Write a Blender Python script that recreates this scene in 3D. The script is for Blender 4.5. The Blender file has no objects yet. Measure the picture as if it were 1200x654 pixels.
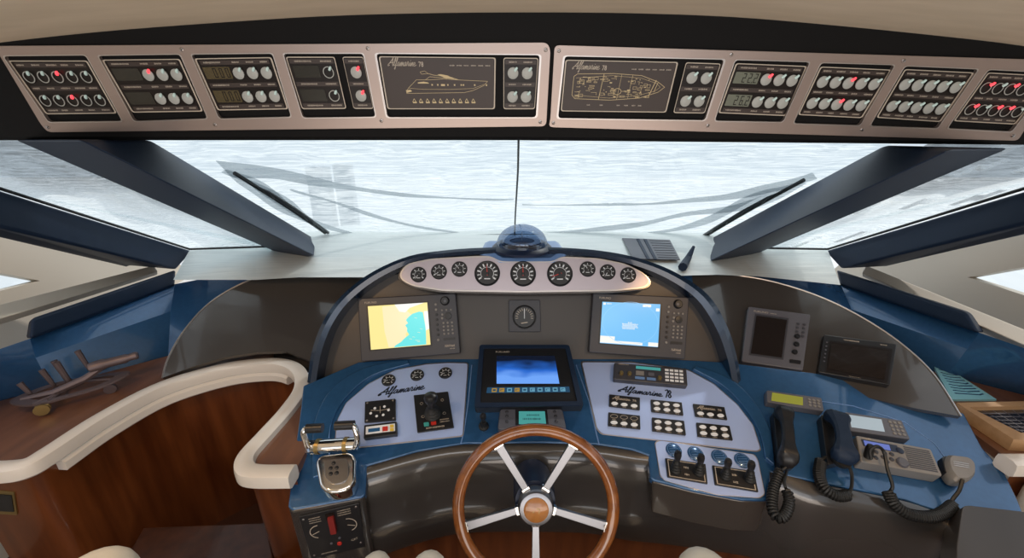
import bpy, math, random
from mathutils import Vector as V, Matrix
from mathutils.geometry import tessellate_polygon
random.seed(4)
sc = bpy.context.scene
C = bpy.context.collection
R = math.radians
# ---------------------------------------------------------------- camera
CAM = V((0, 0, 1.80)); PITCH = R(20); F = 480.0
cd = bpy.data.cameras.new('camera'); cam = bpy.data.objects.new('camera', cd); C.objects.link(cam)
cam.location = CAM; cam.rotation_euler = (R(90) - PITCH, 0, 0)
cd.sensor_width = 36; cd.lens = F / 1200 * 36; cd.clip_start = 0.02
sc.camera = cam
sc.view_settings.view_transform = 'Standard'; sc.view_settings.look = 'None'
sc.view_settings.gamma = 1; sc.view_settings.use_curve_mapping = False
sc.view_settings.exposure = 0.0
# ---------------------------------------------------------------- light
w = bpy.data.worlds.new('sky'); sc.world = w; w.use_nodes = True
nt = w.node_tree; bgn = nt.nodes['Background']
bgn.inputs[0].default_value = (0.80, 0.90, 1.0, 1); bgn.inputs[1].default_value = .92
sd = bpy.data.lights.new('sun', 'SUN'); sd.energy = 1.7; sd.angle = R(2); sd.color = (1, .95, .88)
sun = bpy.data.objects.new('sun', sd); C.objects.link(sun)
sun.rotation_euler = V((-0.45, -0.55, -0.75)).to_track_quat('-Z', 'Y').to_euler()
def area(name, loc, tgt, size, power, col):
    d = bpy.data.lights.new(name, 'AREA'); d.shape = 'RECTANGLE'; d.size, d.size_y = size; d.energy = power; d.color = col
    o = bpy.data.objects.new(name, d); C.objects.link(o); o.location = loc
    o.rotation_euler = (V(tgt) - V(loc)).to_track_quat('-Z', 'Y').to_euler()
area('desk_fill_light', (0.0, .15, 2.02), (0, 1.25, .8), (1.8, .35), 7, (.88, .94, 1))  # unseen cool lamp added overhead to brighten the desk
area('rear_fill_light', (0, -3.2, 1.3), (0, 1, 1.5), (3.0, 1.2), 15, (.95, .96, 1))  # fill lamp added behind the camera, standing in for daylight from aft
area('ceiling_fill_light', (0, -.9, .7), (0, -.1, 2.1), (2.8, .8), 24, (1, .9, .8))  # fill lamp added low behind the camera to wash the ceiling
for hx in (0.95, -1.2):
    d = bpy.data.lights.new('halogen_spot', 'SPOT'); d.energy = 16; d.color = (1, .62, .3); d.spot_size = R(70); d.shadow_soft_size = .03
    o = bpy.data.objects.new('halogen_spot', d); C.objects.link(o); o.location = (hx, .55, 1.98)
    o.rotation_euler = V((.12, .6, -1)).to_track_quat('-Z', 'Y').to_euler()
# ---------------------------------------------------------------- helpers
cp, sp = math.cos(PITCH), math.sin(PITCH)
def ray(px, py):
    x = (px - 600) / F; u = (327 - py) / F
    return V((x, cp + u * sp, -sp + u * cp))
def atY(px, py, Y): d = ray(px, py); return CAM + d * (Y / d.y)
def atZ(px, py, Z): d = ray(px, py); return CAM + d * ((Z - CAM.z) / d.z)
def atX(px, py, X): d = ray(px, py); return CAM + d * (X / d.x)
def atS(px, py, s): return CAM + ray(px, py) * s
class Plane:
    def __init__(s, p0, n, u=V((1, 0, 0))):
        s.p = V(p0); s.n = V(n).normalized()
        if s.n.dot(CAM - s.p) < 0: s.n = -s.n
        s.u = (V(u) - s.n * s.n.dot(V(u))).normalized(); s.v = s.n.cross(s.u)
        if s.v.z < 0: s.v = -s.v
    def hit(s, px, py, h=0):
        d = ray(px, py); p = s.p + s.n * h
        return CAM + d * ((p - CAM).dot(s.n) / d.dot(s.n))
    def off(s, h): return Plane(s.p + s.n * h, s.n, s.u)
def plane3(a, b, c):
    return Plane(a, (b - a).cross(c - a), b - a)
def mixq(q, u, v):
    a, b, c, d = q
    return ((a[0] * (1 - u) + b[0] * u) * (1 - v) + (d[0] * (1 - u) + c[0] * u) * v,
            (a[1] * (1 - u) + b[1] * u) * (1 - v) + (d[1] * (1 - u) + c[1] * u) * v)
def subq(q, u0, v0, u1, v1): return [mixq(q, u0, v0), mixq(q, u1, v0), mixq(q, u1, v1), mixq(q, u0, v1)]
def rnd(pts, r, n=4):
    out = []
    N = len(pts)
    for i in range(N):
        p, a, b = V(pts[i]), V(pts[i - 1]), V(pts[(i + 1) % N])
        da, db = a - p, b - p
        ra = min(r, da.length * .45); rb = min(r, db.length * .45)
        s, e = p + da.normalized() * ra, p + db.normalized() * rb
        for k in range(n + 1):
            t = k / n
            out.append(tuple(s * (1 - t) ** 2 + p * 2 * t * (1 - t) + e * t * t))
    return out
def smooth(pts, n=6, closed=False):
    P = [V(p) for p in pts]; out = []; N = len(P)
    rng = range(N) if closed else range(N - 1)
    for i in rng:
        if closed: p0, p1, p2, p3 = P[i - 1], P[i], P[(i + 1) % N], P[(i + 2) % N]
        else: p0, p1, p2, p3 = P[max(i - 1, 0)], P[i], P[i + 1], P[min(i + 2, N - 1)]
        for k in range(n):
            t = k / n
            out.append(.5 * ((2 * p1) + (p2 - p0) * t + (2 * p0 - 5 * p1 + 4 * p2 - p3) * t * t + (3 * p1 - p0 - 3 * p2 + p3) * t ** 3))
    if not closed: out.append(P[-1])
    return out
class MB:
    def __init__(s): s.v = []; s.f = []
    def add(s, vs, fs):
        o = len(s.v); s.v += [V(x) for x in vs]; s.f += [tuple(i + o for i in f) for f in fs]; return s
    def loft(s, rings, close=True, cap=True):
        n = len(rings[0]); vs = [p for r in rings for p in r]; fs = []
        for i in range(len(rings) - 1):
            for j in range(n if close else n - 1):
                k = (j + 1) % n
                fs.append((i * n + j, i * n + k, (i + 1) * n + k, (i + 1) * n + j))
        if cap and close: fs.append(tuple(range(n))[::-1]); fs.append(tuple(range((len(rings) - 1) * n, len(rings) * n)))
        return s.add(vs, fs)
    def prism(s, pl, pts, h0, h1):
        top = [pl.hit(x, y, h1) for x, y in pts]; bot = [p - pl.n * (h1 - h0) for p in top]
        return s.loft([bot, top])
    def solid(s, top, d):     # 3D loop extruded by a vector or matching loop
        bot = [p + d for p in top] if isinstance(d, V) else d
        return s.loft([bot, top])
    def holes(s, pl, outer, holes, h0, h1):
        loops = [outer] + holes
        flat = [p for l in loops for p in l]
        tri = tessellate_polygon([[V((x, y, 0)) for x, y in l] for l in loops])
        top = [pl.hit(x, y, h1) for x, y in flat]; bot = [p - pl.n * (h1 - h0) for p in top]; n = len(flat)
        fs = [tuple(t) for t in tri]; k = 0
        for l in loops:
            m = len(l)
            for i in range(m): fs.append((k + i, k + (i + 1) % m, n + k + (i + 1) % m, n + k + i))
            k += m
        return s.add(top + bot, fs)
    def ringq(s, pl, pts, inner, h0, h1):
        return s.holes(pl, pts, [inner], h0, h1)
    def lathe(s, c, ax, prof, n=24, ref=None):
        ax = V(ax).normalized(); a = (V(ref) if ref else (V((1, 0, 0)) if abs(ax.x) < .9 else V((0, 1, 0))))
        a = (a - ax * a.dot(ax)).normalized(); b = ax.cross(a)
        return s.loft(cap=prof[0] != prof[-1], rings=[[c + ax * h + (a * math.cos(t * 2 * math.pi / n) + b * math.sin(t * 2 * math.pi / n)) * r for t in range(n)] for r, h in prof])
    def box(s, c, x, y, z, sx, sy, sz):
        x, y, z = V(x).normalized() * sx / 2, V(y).normalized() * sy / 2, V(z).normalized() * sz / 2
        return s.loft([[c - x - y - z, c + x - y - z, c + x + y - z, c - x + y - z], [c - x - y + z, c + x - y + z, c + x + y + z, c - x + y + z]])
    def tube(s, pts, r, n=10, flat=1.0, up=None, closed=False):
        pts = [V(p) for p in pts]; N = len(pts); rings = []; prev = None
        for i, p in enumerate(pts):
            t = (pts[(i + 1) % N] - pts[i - 1]) if closed else (pts[min(i + 1, N - 1)] - pts[max(i - 1, 0)])
            t.normalize()
            if up is not None: a = V(up)
            elif prev is None: a = V((0, 0, 1)) if abs(t.z) < .9 else V((1, 0, 0))
            else: a = prev
            a = (a - t * a.dot(t)).normalized(); prev = a; b = t.cross(a)
            rr = r[i] if isinstance(r, (list, tuple)) else r
            rings.append([p + (a * math.cos(2 * math.pi * k / n) * flat + b * math.sin(2 * math.pi * k / n)) * rr for k in range(n)])
        if closed: rings.append(rings[0])
        return s.loft(rings, cap=not closed)
    def sweep(s, pts, prof, up=V((0, 0, 1)), closed=False):   # prof: (side, up) offsets
        pts = [V(p) for p in pts]; N = len(pts); rings = []
        for i, p in enumerate(pts):
            t = (pts[(i + 1) % N] - pts[i - 1]) if closed else (pts[min(i + 1, N - 1)] - pts[max(i - 1, 0)])
            b = t.cross(up).normalized()
            rings.append([p + b * x + up * y for x, y in prof])
        if closed: rings.append(rings[0])
        return s.loft(rings, cap=not closed)
    def stroke(s, pts, n, w, h=.0004):
        pts = [V(p) for p in pts]
        for a, b in zip(pts, pts[1:]):
            t = (b - a)
            if t.length < 1e-6: continue
            t.normalize(); q = V(n).cross(t) * w / 2; e = t * w * .35
            top = [a - e - q, b + e - q, b + e + q, a - e + q]
            s.loft([top, [p + V(n) * h for p in top]])
        return s
    def build(s, name, mat, parent=None, loc=None, sm=False, bevel=0, seg=2, **tags):
        m = bpy.data.meshes.new(name); o = bpy.data.objects.new(name, m); C.objects.link(o)
        base = V((0, 0, 0))
        if parent is not None:
            o.parent = parent; p = parent
            while p is not None: base = base + p.location; p = p.parent
        elif loc is not None: o.location = loc; base = V(loc)
        elif s.v:
            base = V((sum(v.x for v in s.v) / len(s.v), sum(v.y for v in s.v) / len(s.v), min(v.z for v in s.v))); o.location = base
        m.from_pydata([tuple(v - base) for v in s.v], [], s.f)
        import bmesh
        bm = bmesh.new(); bm.from_mesh(m); bmesh.ops.recalc_face_normals(bm, faces=bm.faces); bm.to_mesh(m); bm.free()
        m.materials.append(mat)
        if sm or bevel:
            for p in m.polygons: p.use_smooth = True
            try: m.set_sharp_from_angle(angle=R(38))
            except Exception: pass
        if bevel:
            b = o.modifiers.new('bevel', 'BEVEL'); b.width = bevel; b.segments = seg; b.limit_method = 'ANGLE'; b.angle_limit = R(40)
            b.harden_normals = True
        for k, x in tags.items(): o[k] = x
        return o
def thing(name, label, cat, loc, group=None):
    o = bpy.data.objects.new(name, None); C.objects.link(o); o.location = loc; o.empty_display_size = .05
    o['label'] = label; o['category'] = cat
    if group: o['group'] = group
    return o
def struct(name, mb, mat, **k):
    o = mb.build(name, mat, **k); o['kind'] = 'structure'; return o
# ---- lettering
_fc = {}
def glyphs(txt):
    if txt not in _fc:
        cu = bpy.data.curves.new('t', 'FONT'); cu.body = txt; cu.resolution_u = 2
        ob = bpy.data.objects.new('t', cu); C.objects.link(ob)
        bpy.context.view_layer.update()
        me = bpy.data.meshes.new_from_object(ob.evaluated_get(bpy.context.evaluated_depsgraph_get()))
        _fc[txt] = ([v.co.copy() for v in me.vertices], [tuple(p.vertices) for p in me.polygons])
        bpy.data.objects.remove(ob); bpy.data.meshes.remove(me); bpy.data.curves.remove(cu)
    return _fc[txt]
def text(mb, pl, txt, a, b, h, hk=1.0, shear=0.0):
    """flat letters from pixel a to pixel b on the plane raised by h"""
    vs, fs = glyphs(txt); x0 = min(v.x for v in vs); x1 = max(v.x for v in vs)
    A, B = pl.hit(*a, h), pl.hit(*b, h); X = (B - A) / (x1 - x0); Y = pl.n.cross(X) * hk
    if Y.dot(pl.v) < 0: Y = -Y
    return mb.add([A + X * (v.x - x0 + shear * v.y) + Y * v.y for v in vs], fs)
SCR = {'A': ([[(0, .12), (-.18, .02), (-.2, .18), (.1, .45), (.45, .95), (.5, 1), (.46, .5), (.5, .02)], [(-.02, .38), (.62, .45)]], .6),
 'l': ([[(0, .08), (.22, .55), (.32, 1), (.22, 1), (.14, .5), (.12, .05), (.28, .1)]], .28),
 'f': ([[(0, .1), (.22, .6), (.34, 1), (.24, 1), (.12, .4), (.02, -.35), (-.08, -.3), (.15, .05), (.3, .1)]], .3),
 'a': ([[(.34, .46), (.12, .46), (.0, .2), (.12, 0), (.32, .42), (.3, .04), (.44, .08)]], .44),
 'm': ([[(0, .1), (.1, .46), (.06, 0), (.22, .46), (.28, .4), (.24, 0), (.42, .46), (.47, .36), (.46, .03), (.6, .08)]], .6),
 'r': ([[(0, .1), (.12, .55), (.24, .42), (.2, .04), (.36, .08)]], .36),
 'i': ([[(0, .08), (.12, .46), (.1, .04), (.24, .08)], [(.16, .66), (.18, .7)]], .24),
 'n': ([[(0, .1), (.1, .46), (.06, 0), (.26, .46), (.32, .38), (.28, .03), (.42, .08)]], .42),
 'e': ([[(0, .15), (.22, .28), (.22, .46), (.06, .42), (.02, .1), (.16, 0), (.42, .14)]], .4),
 '7': ([[(.05, .95), (.45, 1), (.2, 0)]], .5), '8': ([[(.25, .5), (.08, .75), (.25, 1), (.42, .75), (.25, .5), (.05, .22), (.25, 0), (.45, .22), (.25, .5)]], .55), ' ': ([], .25)}
def script(mb, pl, txt, a, b, h, wid=.11, hk=1.0):
    tot = sum(SCR[c][1] for c in txt); A, B = pl.hit(*a, h), pl.hit(*b, h); X = (B - A) / tot
    Y = pl.n.cross(X) * hk
    if Y.dot(pl.v) < 0: Y = -Y
    x = 0
    for c in txt:
        st, ad = SCR[c]
        for s_ in st:
            pts = smooth([V((p[0] + .25 * p[1] + x, p[1], 0)) for p in s_], 4)
            mb.stroke([A + X * p.x + Y * p.y for p in pts], pl.n, wid * X.length * (1.25 if c in 'A78' else 1))
        x += ad
    return mb
def words(mb, pl, q, u0, u1, v, hh, h, n=None):
    """small printed caption: a row of letter-like ticks too small to read"""
    a, b = pl.hit(*mixq(q, u0, v), h), pl.hit(*mixq(q, u1, v), h); X = b - a; L = X.length; X.normalize(); Y = pl.n.cross(X)
    x = 0
    while x < L - hh * .5:
        cw = hh * random.uniform(.45, .7)
        k = random.random()
        c = a + X * (x + cw / 2)
        if k < .4: mb.box(c, X, Y, pl.n, cw * .8, hh * .25, .0003).box(c - X * cw * .3, X, Y, pl.n, cw * .3, hh, .0003)
        elif k < .8: mb.box(c + Y * hh * .35, X, Y, pl.n, cw * .85, hh * .28, .0003).box(c - Y * hh * .35, X, Y, pl.n, cw * .85, hh * .28, .0003).box(c, X, Y, pl.n, cw * .35, hh * .6, .0003)
        else: mb.box(c, X, Y, pl.n, cw * .45, hh, .0003)
        x += cw * 1.12
    return mb
# ---------------------------------------------------------------- materials
def mat(name, col, rough=.5, metal=0, coat=0, emis=None, es=0, spec=.5, noise=None, bump=None, croug=.05):
    m = bpy.data.materials.new(name); m.use_nodes = True; n = m.node_tree; b = n.nodes['Principled BSDF']
    b.inputs['Base Color'].default_value = (*col, 1); b.inputs['Roughness'].default_value = rough; b.inputs['Metallic'].default_value = metal
    b.inputs['Coat Weight'].default_value = coat; b.inputs['Coat Roughness'].default_value = croug; b.inputs['Specular IOR Level'].default_value = spec
    if emis: b.inputs['Emission Color'].default_value = (*emis, 1); b.inputs['Emission Strength'].default_value = es
    if noise or bump:
        tc = n.nodes.new('ShaderNodeTexCoord'); mp = n.nodes.new('ShaderNodeMapping'); n.links.new(tc.outputs['Object'], mp.inputs[0])
        nz = n.nodes.new('ShaderNodeTexNoise'); n.links.new(mp.outputs[0], nz.inputs[0])
        mp.inputs['Scale'].default_value = (noise or bump)[0]; nz.inputs['Scale'].default_value = 1; nz.inputs['Detail'].default_value = 5
        if noise:
            cr = n.nodes.new('ShaderNodeValToRGB'); n.links.new(nz.outputs[0], cr.inputs[0]); n.links.new(cr.outputs[0], b.inputs['Base Color'])
            cr.color_ramp.elements[0].position = .3; cr.color_ramp.elements[1].position = .7
            cr.color_ramp.elements[0].color = (*noise[1], 1); cr.color_ramp.elements[1].color = (*noise[2], 1)
        if bump:
            bp = n.nodes.new('ShaderNodeBump'); bp.inputs['Strength'].default_value = bump[1]; bp.inputs['Distance'].default_value = bump[2]
            n.links.new(nz.outputs[0], bp.inputs['Height']); n.links.new(bp.outputs[0], b.inputs['Normal'])
    return m
M = dict(
 blue=mat('blue gelcoat', (.035, .12, .27), .25, .3, .8, noise=((60, 60, 60), (.028, .103, .245), (.033, .12, .28))),
 hood=mat('dark navy gelcoat', (.012, .028, .06), .2, .3, .8),
 bluepale=mat('pale blue gelcoat', (.18, .32, .62), .3, .2, .4),
 brownm=mat('satin bronze gelcoat', (.055, .047, .043), .42, .2, .15, croug=.4),
 brown=mat('bronze brown gelcoat', (.085, .074, .066), .22, .35, .8),
 grey=mat('dark bronze gelcoat', (.075, .068, .064), .22, .45, .8),
 navy=mat('navy leather', (.010, .022, .05), .5, spec=.3, bump=((500, 500, 500), .15, .001)),
 black=mat('black vinyl', (.005, .0045, .0045), .75, spec=.2, bump=((400, 400, 400), .2, .001)),
 plastic=mat('black plastic', (.014, .014, .016), .35),
 dgrey=mat('dark grey plastic', (.045, .045, .055), .42),
 mgrey=mat('grey plastic', (.11, .11, .13), .42),
 lgrey=mat('beige grey plastic', (.23, .215, .2), .45),
 silver=mat('pale blue satin panel', (.46, .60, .98), .4, .25),
 fascia=mat('satin silver fascia', (.56, .50, .55), .38, .4),
 edge=mat('polished metal edge', (.6, .56, .54), .38, 1),
 plate=mat('satin champagne metal', (.42, .335, .30), .38, .7, bump=((800, 8, 8), .05, .001)),
 screw=mat('steel screw', (.4, .36, .34), .35, 1),
 board=mat('dark board', (.012, .008, .007), .35, spec=.3),
 strip=mat('brown label strip', (.045, .03, .025), .5),
 print=mat('beige print', (.55, .47, .38), .6),
 gold=mat('gold print', (.62, .48, .26), .5),
 pad=mat('pale grey key', (.42, .42, .39), .5),
 ledr=mat('red lamp', (.8, .05, .06), .3, emis=(1, .06, .08), es=1.6),
 ledg=mat('green lamp', (.55, .68, .64), .3, emis=(.5, .72, .66), es=.15),
 lcdark=mat('blank lcd', (.028, .026, .02), .25), lcd=mat('grey lcd', (.17, .18, .14), .25),
 lcdlit=mat('amber lcd', (.085, .065, .03), .25),
 chrome=mat('chrome', (.85, .83, .8), .07, 1),
 alu=mat('brushed aluminium', (.30, .30, .32), .34, 1),
 white=mat('white print', (.8, .82, .85), .5),
 red=mat('red print', (.55, .03, .02), .4),
 dred=mat('dull red lever', (.22, .015, .012), .5),
 yellow=mat('yellow key', (.75, .5, .06), .5),
 green=mat('green key', (.05, .35, .33), .5),
 ink=mat('dark blue ink', (.012, .02, .05), .4),
 cream=mat('white gelcoat trim', (.78, .73, .67), .3, 0, .4),
 beige=mat('beige leather', (.60, .52, .42), .55, bump=((300, 300, 300), .1, .001)),
 seat=mat('cream leather', (.72, .66, .55), .45, bump=((250, 250, 250), .1, .001)),
 glassblk=mat('dark screen glass', (.02, .015, .013), .08, 0, .5),
 rubber=mat('black rubber', (.01, .01, .01), .5),
 gunmetal=mat('aged metal', (.15, .115, .12), .45, .6),
 brass=mat('aged brass', (.35, .25, .10), .4, .8),
 floor=mat('dark wood floor', (.06, .02, .01), .5),
 dash=mat('pale grey dash cover', (.50, .52, .50), .45, noise=((4, 160, 30), (.66, .70, .68), (.84, .87, .84)), bump=((6, 220, 30), .25, .004)),
 deck=mat('white deck', (.8, .8, .8), .6),
)
def wood(name, a, b, rough, coat, scale=(3, 40, 40)):
    return mat(name, a, rough, 0, coat, noise=(scale, a, b))
M['ceil'] = wood('pale sycamore ceiling', (.78, .65, .48), (.88, .74, .56), .5, .1, (5, 30, 30))
M['wood'] = wood('cherry wood', (.085, .021, .006), (.17, .048, .013), .3, .5, (25, 25, 2.5))
M['woodd'] = wood('dark cherry wood', (.03, .009, .004), (.06, .018, .007), .45, .2, (25, 25, 2.5))
M['woodtop'] = wood('walnut top', (.13, .055, .028), (.20, .085, .042), .4, .3, (25, 4, 25))
M['rim'] = wood('varnished wheel wood', (.20, .055, .012), (.34, .11, .022), .18, 1, (30, 30, 30))
M['capw'] = wood('honey wood', (.34, .13, .03), (.5, .2, .05), .25, .8, (30, 30, 30))
M['tray'] = wood('oak tray', (.38, .22, .10), (.5, .3, .15), .5, .2, (4, 30, 30))
def screen(name, col, es, tex=None):
    m = mat(name, (.01, .01, .01), .2); b = m.node_tree.nodes['Principled BSDF']
    b.inputs['Emission Color'].default_value = (*col, 1); b.inputs['Emission Strength'].default_value = es
    return m
M['s_land'] = screen('chart land', (1, .84, .32), 1.0); M['s_pale'] = screen('chart pale', (1, .86, .52), 1.0)
M['s_sea'] = screen('chart sea', (.15, .85, .85), .95); M['s_white'] = screen('chart white', (.95, .95, .9), 1.0)
M['s_blue'] = screen('radar blue', (.18, .55, .95), 1.0); M['s_ring'] = screen('radar ring', (.30, .65, 1), 1.0)
M['s_green'] = screen('green lcd', (.06, .30, .28), 1.0); M['s_olive'] = screen('olive lcd', (.25, .24, .03), 1.0)
M['s_pal2'] = screen('pale lcd', (.36, .42, .45), 1.0); M['s_indigo'] = screen('indigo lcd', (.10, .14, .45), 1.0)
M['s_icon'] = screen('icon bar', (.015, .06, .12), 1.0); M['s_iconw'] = screen('icon', (.12, .32, .45), 1.0); M['s_icony'] = screen('icon yellow', (.38, .22, .03), 1.0)
# centre monitor picture: blue field glowing brighter low down
m = screen('sonar picture', (.02, .15, .6), 1); n = m.node_tree; tc = n.nodes.new('ShaderNodeTexCoord'); sx = n.nodes.new('ShaderNodeSeparateXYZ')
nz = n.nodes.new('ShaderNodeTexNoise'); nz.inputs['Scale'].default_value = 14; nz.inputs['Detail'].default_value = 1
n.links.new(tc.outputs['Generated'], nz.inputs[0]); n.links.new(tc.outputs['Generated'], sx.inputs[0])
ad = n.nodes.new('ShaderNodeMath'); ad.operation = 'MULTIPLY_ADD'; n.links.new(nz.outputs[0], ad.inputs[0]); ad.inputs[1].default_value = .5
sb = n.nodes.new('ShaderNodeMath'); sb.operation = 'SUBTRACT'; sb.inputs[0].default_value = 1.0; n.links.new(sx.outputs['Z'], sb.inputs[1]); n.links.new(sb.outputs[0], ad.inputs[2])
nz.inputs['Scale'].default_value = 3
cr = n.nodes.new('ShaderNodeValToRGB'); n.links.new(ad.outputs[0], cr.inputs[0]); n.links.new(cr.outputs[0], n.nodes['Principled BSDF'].inputs['Emission Color'])
cr.color_ramp.elements[0].position = .42; cr.color_ramp.elements[0].color = (.002, .006, .02, 1)
cr.color_ramp.elements[1].position = .75; cr.color_ramp.elements[1].color = (.02, .14, .62, 1)
e = cr.color_ramp.elements.new(1.15 if False else 1.0); e.color = (.16, .38, .95, 1)
M['s_sonar'] = m
# windscreen glass (thin) and the mesh sun cover outside it
def mk(name): m = bpy.data.materials.new(name); m.use_nodes = True; m.node_tree.nodes.clear(); return m, m.node_tree, m.node_tree.nodes.new('ShaderNodeOutputMaterial')
m, n, out = mk('windscreen glass'); tr = n.nodes.new('ShaderNodeBsdfTransparent'); gl = n.nodes.new('ShaderNodeBsdfGlossy'); gl.inputs['Roughness'].default_value = .02
mx = n.nodes.new('ShaderNodeMixShader'); tr.inputs[0].default_value = (.93, .97, .98, 1)
mx.inputs[0].default_value = .07; n.links.new(tr.outputs[0], mx.inputs[1]); n.links.new(gl.outputs[0], mx.inputs[2]); n.links.new(mx.outputs[0], out.inputs[0]); M['glass'] = m
def cover_mat(name, op, scale, dk=(.60, .65, .68), hi=(.92, .93, .92)):
    m, n, out = mk(name); tr = n.nodes.new('ShaderNodeBsdfTransparent'); tl = n.nodes.new('ShaderNodeBsdfTranslucent'); cr = n.nodes.new('ShaderNodeValToRGB'); cr.color_ramp.elements[0].position = .36; cr.color_ramp.elements[1].position = .60
    cr.color_ramp.elements[0].color = (*dk, 1); cr.color_ramp.elements[1].color = (*hi, 1)
    tc = n.nodes.new('ShaderNodeTexCoord'); mp = n.nodes.new('ShaderNodeMapping'); mp.inputs['Scale'].default_value = scale
    nz = n.nodes.new('ShaderNodeTexNoise'); nz.inputs['Scale'].default_value = 1; nz.inputs['Detail'].default_value = 6; nz.inputs['Distortion'].default_value = .6
    n.links.new(tc.outputs['Object'], mp.inputs[0]); n.links.new(mp.outputs[0], nz.inputs[0]); n.links.new(nz.outputs[0], cr.inputs[0]); n.links.new(cr.outputs[0], tl.inputs[0])
    mr = n.nodes.new('ShaderNodeMapRange'); mr.inputs['From Min'].default_value = .3; mr.inputs['From Max'].default_value = .7
    mr.inputs['To Min'].default_value = op - .22; mr.inputs['To Max'].default_value = op + .22; n.links.new(nz.outputs[0], mr.inputs[0])
    bp = n.nodes.new('ShaderNodeBump'); bp.inputs['Strength'].default_value = .5; bp.inputs['Distance'].default_value = .01
    n.links.new(nz.outputs[0], bp.inputs['Height']); n.links.new(bp.outputs[0], tl.inputs['Normal'])
    mx = n.nodes.new('ShaderNodeMixShader'); n.links.new(mr.outputs[0], mx.inputs[0]); n.links.new(tr.outputs[0], mx.inputs[1]); n.links.new(tl.outputs[0], mx.inputs[2])
    n.links.new(mx.outputs[0], out.inputs[0]); return m
M['cover'] = cover_mat('sun cover mesh', .62, (3.5, 60, 150))
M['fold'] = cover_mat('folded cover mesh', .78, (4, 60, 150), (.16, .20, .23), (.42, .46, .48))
m, n, out = mk('compass glass'); tr = n.nodes.new('ShaderNodeBsdfTransparent'); gl = n.nodes.new('ShaderNodeBsdfGlossy'); gl.inputs['Roughness'].default_value = .03; tr.inputs[0].default_value = (.42, .52, .68, 1)
mx = n.nodes.new('ShaderNodeMixShader'); lw_ = n.nodes.new('ShaderNodeLayerWeight'); lw_.inputs[0].default_value = .25; mr = n.nodes.new('ShaderNodeMapRange'); mr.inputs['To Min'].default_value = .06; mr.inputs['To Max'].default_value = .6
n.links.new(lw_.outputs['Facing'], mr.inputs[0]); n.links.new(mr.outputs[0], mx.inputs[0]); n.links.new(tr.outputs[0], mx.inputs[1]); n.links.new(gl.outputs[0], mx.inputs[2]); n.links.new(mx.outputs[0], out.inputs[0]); M['dome'] = m

# ---------------------------------------------------------------- planes of the place
OV = Plane((0, 1.15, 1.805), (0, -.974, -.225))             # overhead console face
WS = plane3(V((0, 2.65, 1.15)), V((1, 2.65, 1.15)), V((0, 1.7, 1.76)))   # windscreen
s_ = V((0, .15, .277)).normalized()
PM = Plane((0, 1.465, .917), (0, -s_.z, s_.y))               # main instrument panel
PR = PM.off(.07)                                              # front of the hood
d_ = V((0, .345, .122)).normalized()
PD = Plane((0, 1.12, .795), (0, -d_.y, d_.z) if False else (0, -.122, .345))   # desk
PL = plane3(atZ(190, 442, .82), atZ(360, 425, .82), atZ(350, 315, 1.12))      # left wing panel
PRW = plane3(atZ(865, 432, .86), atZ(1120, 485, .86), atZ(880, 325, 1.12))    # right wing panel
ZC = .80
# ---------------------------------------------------------------- setting
edge = [(-260, 92), (-130, 68), (0, 50), (120, 37), (250, 27), (380, 19), (500, 15.5), (620, 14.5), (740, 15.5), (860, 20), (980, 30), (1100, 42), (1200, 54), (1330, 76), (1460, 104)]
ce = smooth([OV.hit(x, y) for x, y in edge], 4)
mb = MB(); mb.loft([ce, [p + V((0, -1.2, .02)) for p in ce], [p + V((0, -4.6, .02)) for p in ce]], close=False)
struct('ceiling', mb, M['ceil'], sm=True)
mb = MB(); mb.loft([ce, [V((p.x, OV.hit(600, 163).y + .008, 0)) + V((0, 0, OV.hit(600, 163).z)) for p in ce]], close=False)
# overhead console body: face down to its rounded lower lip, then back to the windscreen head
lip = [OV.hit(600, 160).z]
rings = []
for k, (dz, dy) in enumerate([(0, 0), (-.012, .002), (-.02, .012), (-.022, .05), (-.02, .62)]):
    rings.append([V((p.x, 1.155 + dy, 1.795 + dz - .012 * (p.x / 1.4) * (p.x > 0))) for p in ce])
mb = MB(); mb.loft([ce] + rings, close=False)
ov = thing('overhead_console', 'long black padded overhead console above the windscreen', 'console', (0, 1.2, 1.78))
mb.build('padded_face', M['black'], ov, sm=True)
# floor, rear and hull walls
mb = MB().box(V((0, -.6, -.02)), (1, 0, 0), (0, 1, 0), (0, 0, 1), 5.2, 6.4, .04); struct('floor', mb, M['floor'])
mb = MB().box(V((0, -3.6, .5)), (1, 0, 0), (0, 1, 0), (0, 0, 1), 5.2, .05, 1.0); struct('wall_back', mb, M['wood'])
HX = 2.1
def side(px, sgn): return 1200 - px if sgn > 0 else px
# left/right hull walls with one window opening each
for sgn, nm in ((-1, 'left'), (1, 'right')):
    if sgn < 0:
        pw = Plane((-HX, 0, 1), (1, .12, 0), (0, 1, 0)); opening = [(-140, 322), (0, 320), (47, 329), (0, 341), (-140, 372)]
        outer = [(-220, 180), (0, 240), (200, 303), (240, 330), (40, 500), (-220, 620)]
    else:
        pw = Plane((HX, 0, 1), (-1, .12, 0), (0, 1, 0)); opening = [(1134, 325), (1200, 313), (1340, 300), (1340, 400), (1200, 346)]
        outer = [(1400, 180), (1200, 240), (992, 303), (960, 330), (1150, 500), (1400, 620)]
    mb = MB().holes(pw, outer, [opening], -.04, 0)
    struct('wall_' + nm, mb, M['beige'])
    g = MB().add([pw.hit(x, y, -.02) for x, y in opening], [tuple(range(len(opening)))]); struct('window_%d' % (5 if sgn < 0 else 6), g, M['glass'])
    mb = MB().box(V((sgn * 2.55, -1.6, 1.0)), (1, 0, 0), (0, 1, 0), (0, 0, 1), .05, 4.2, 2.0); struct('wall_rear_' + nm, mb, M['beige'])
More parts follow.
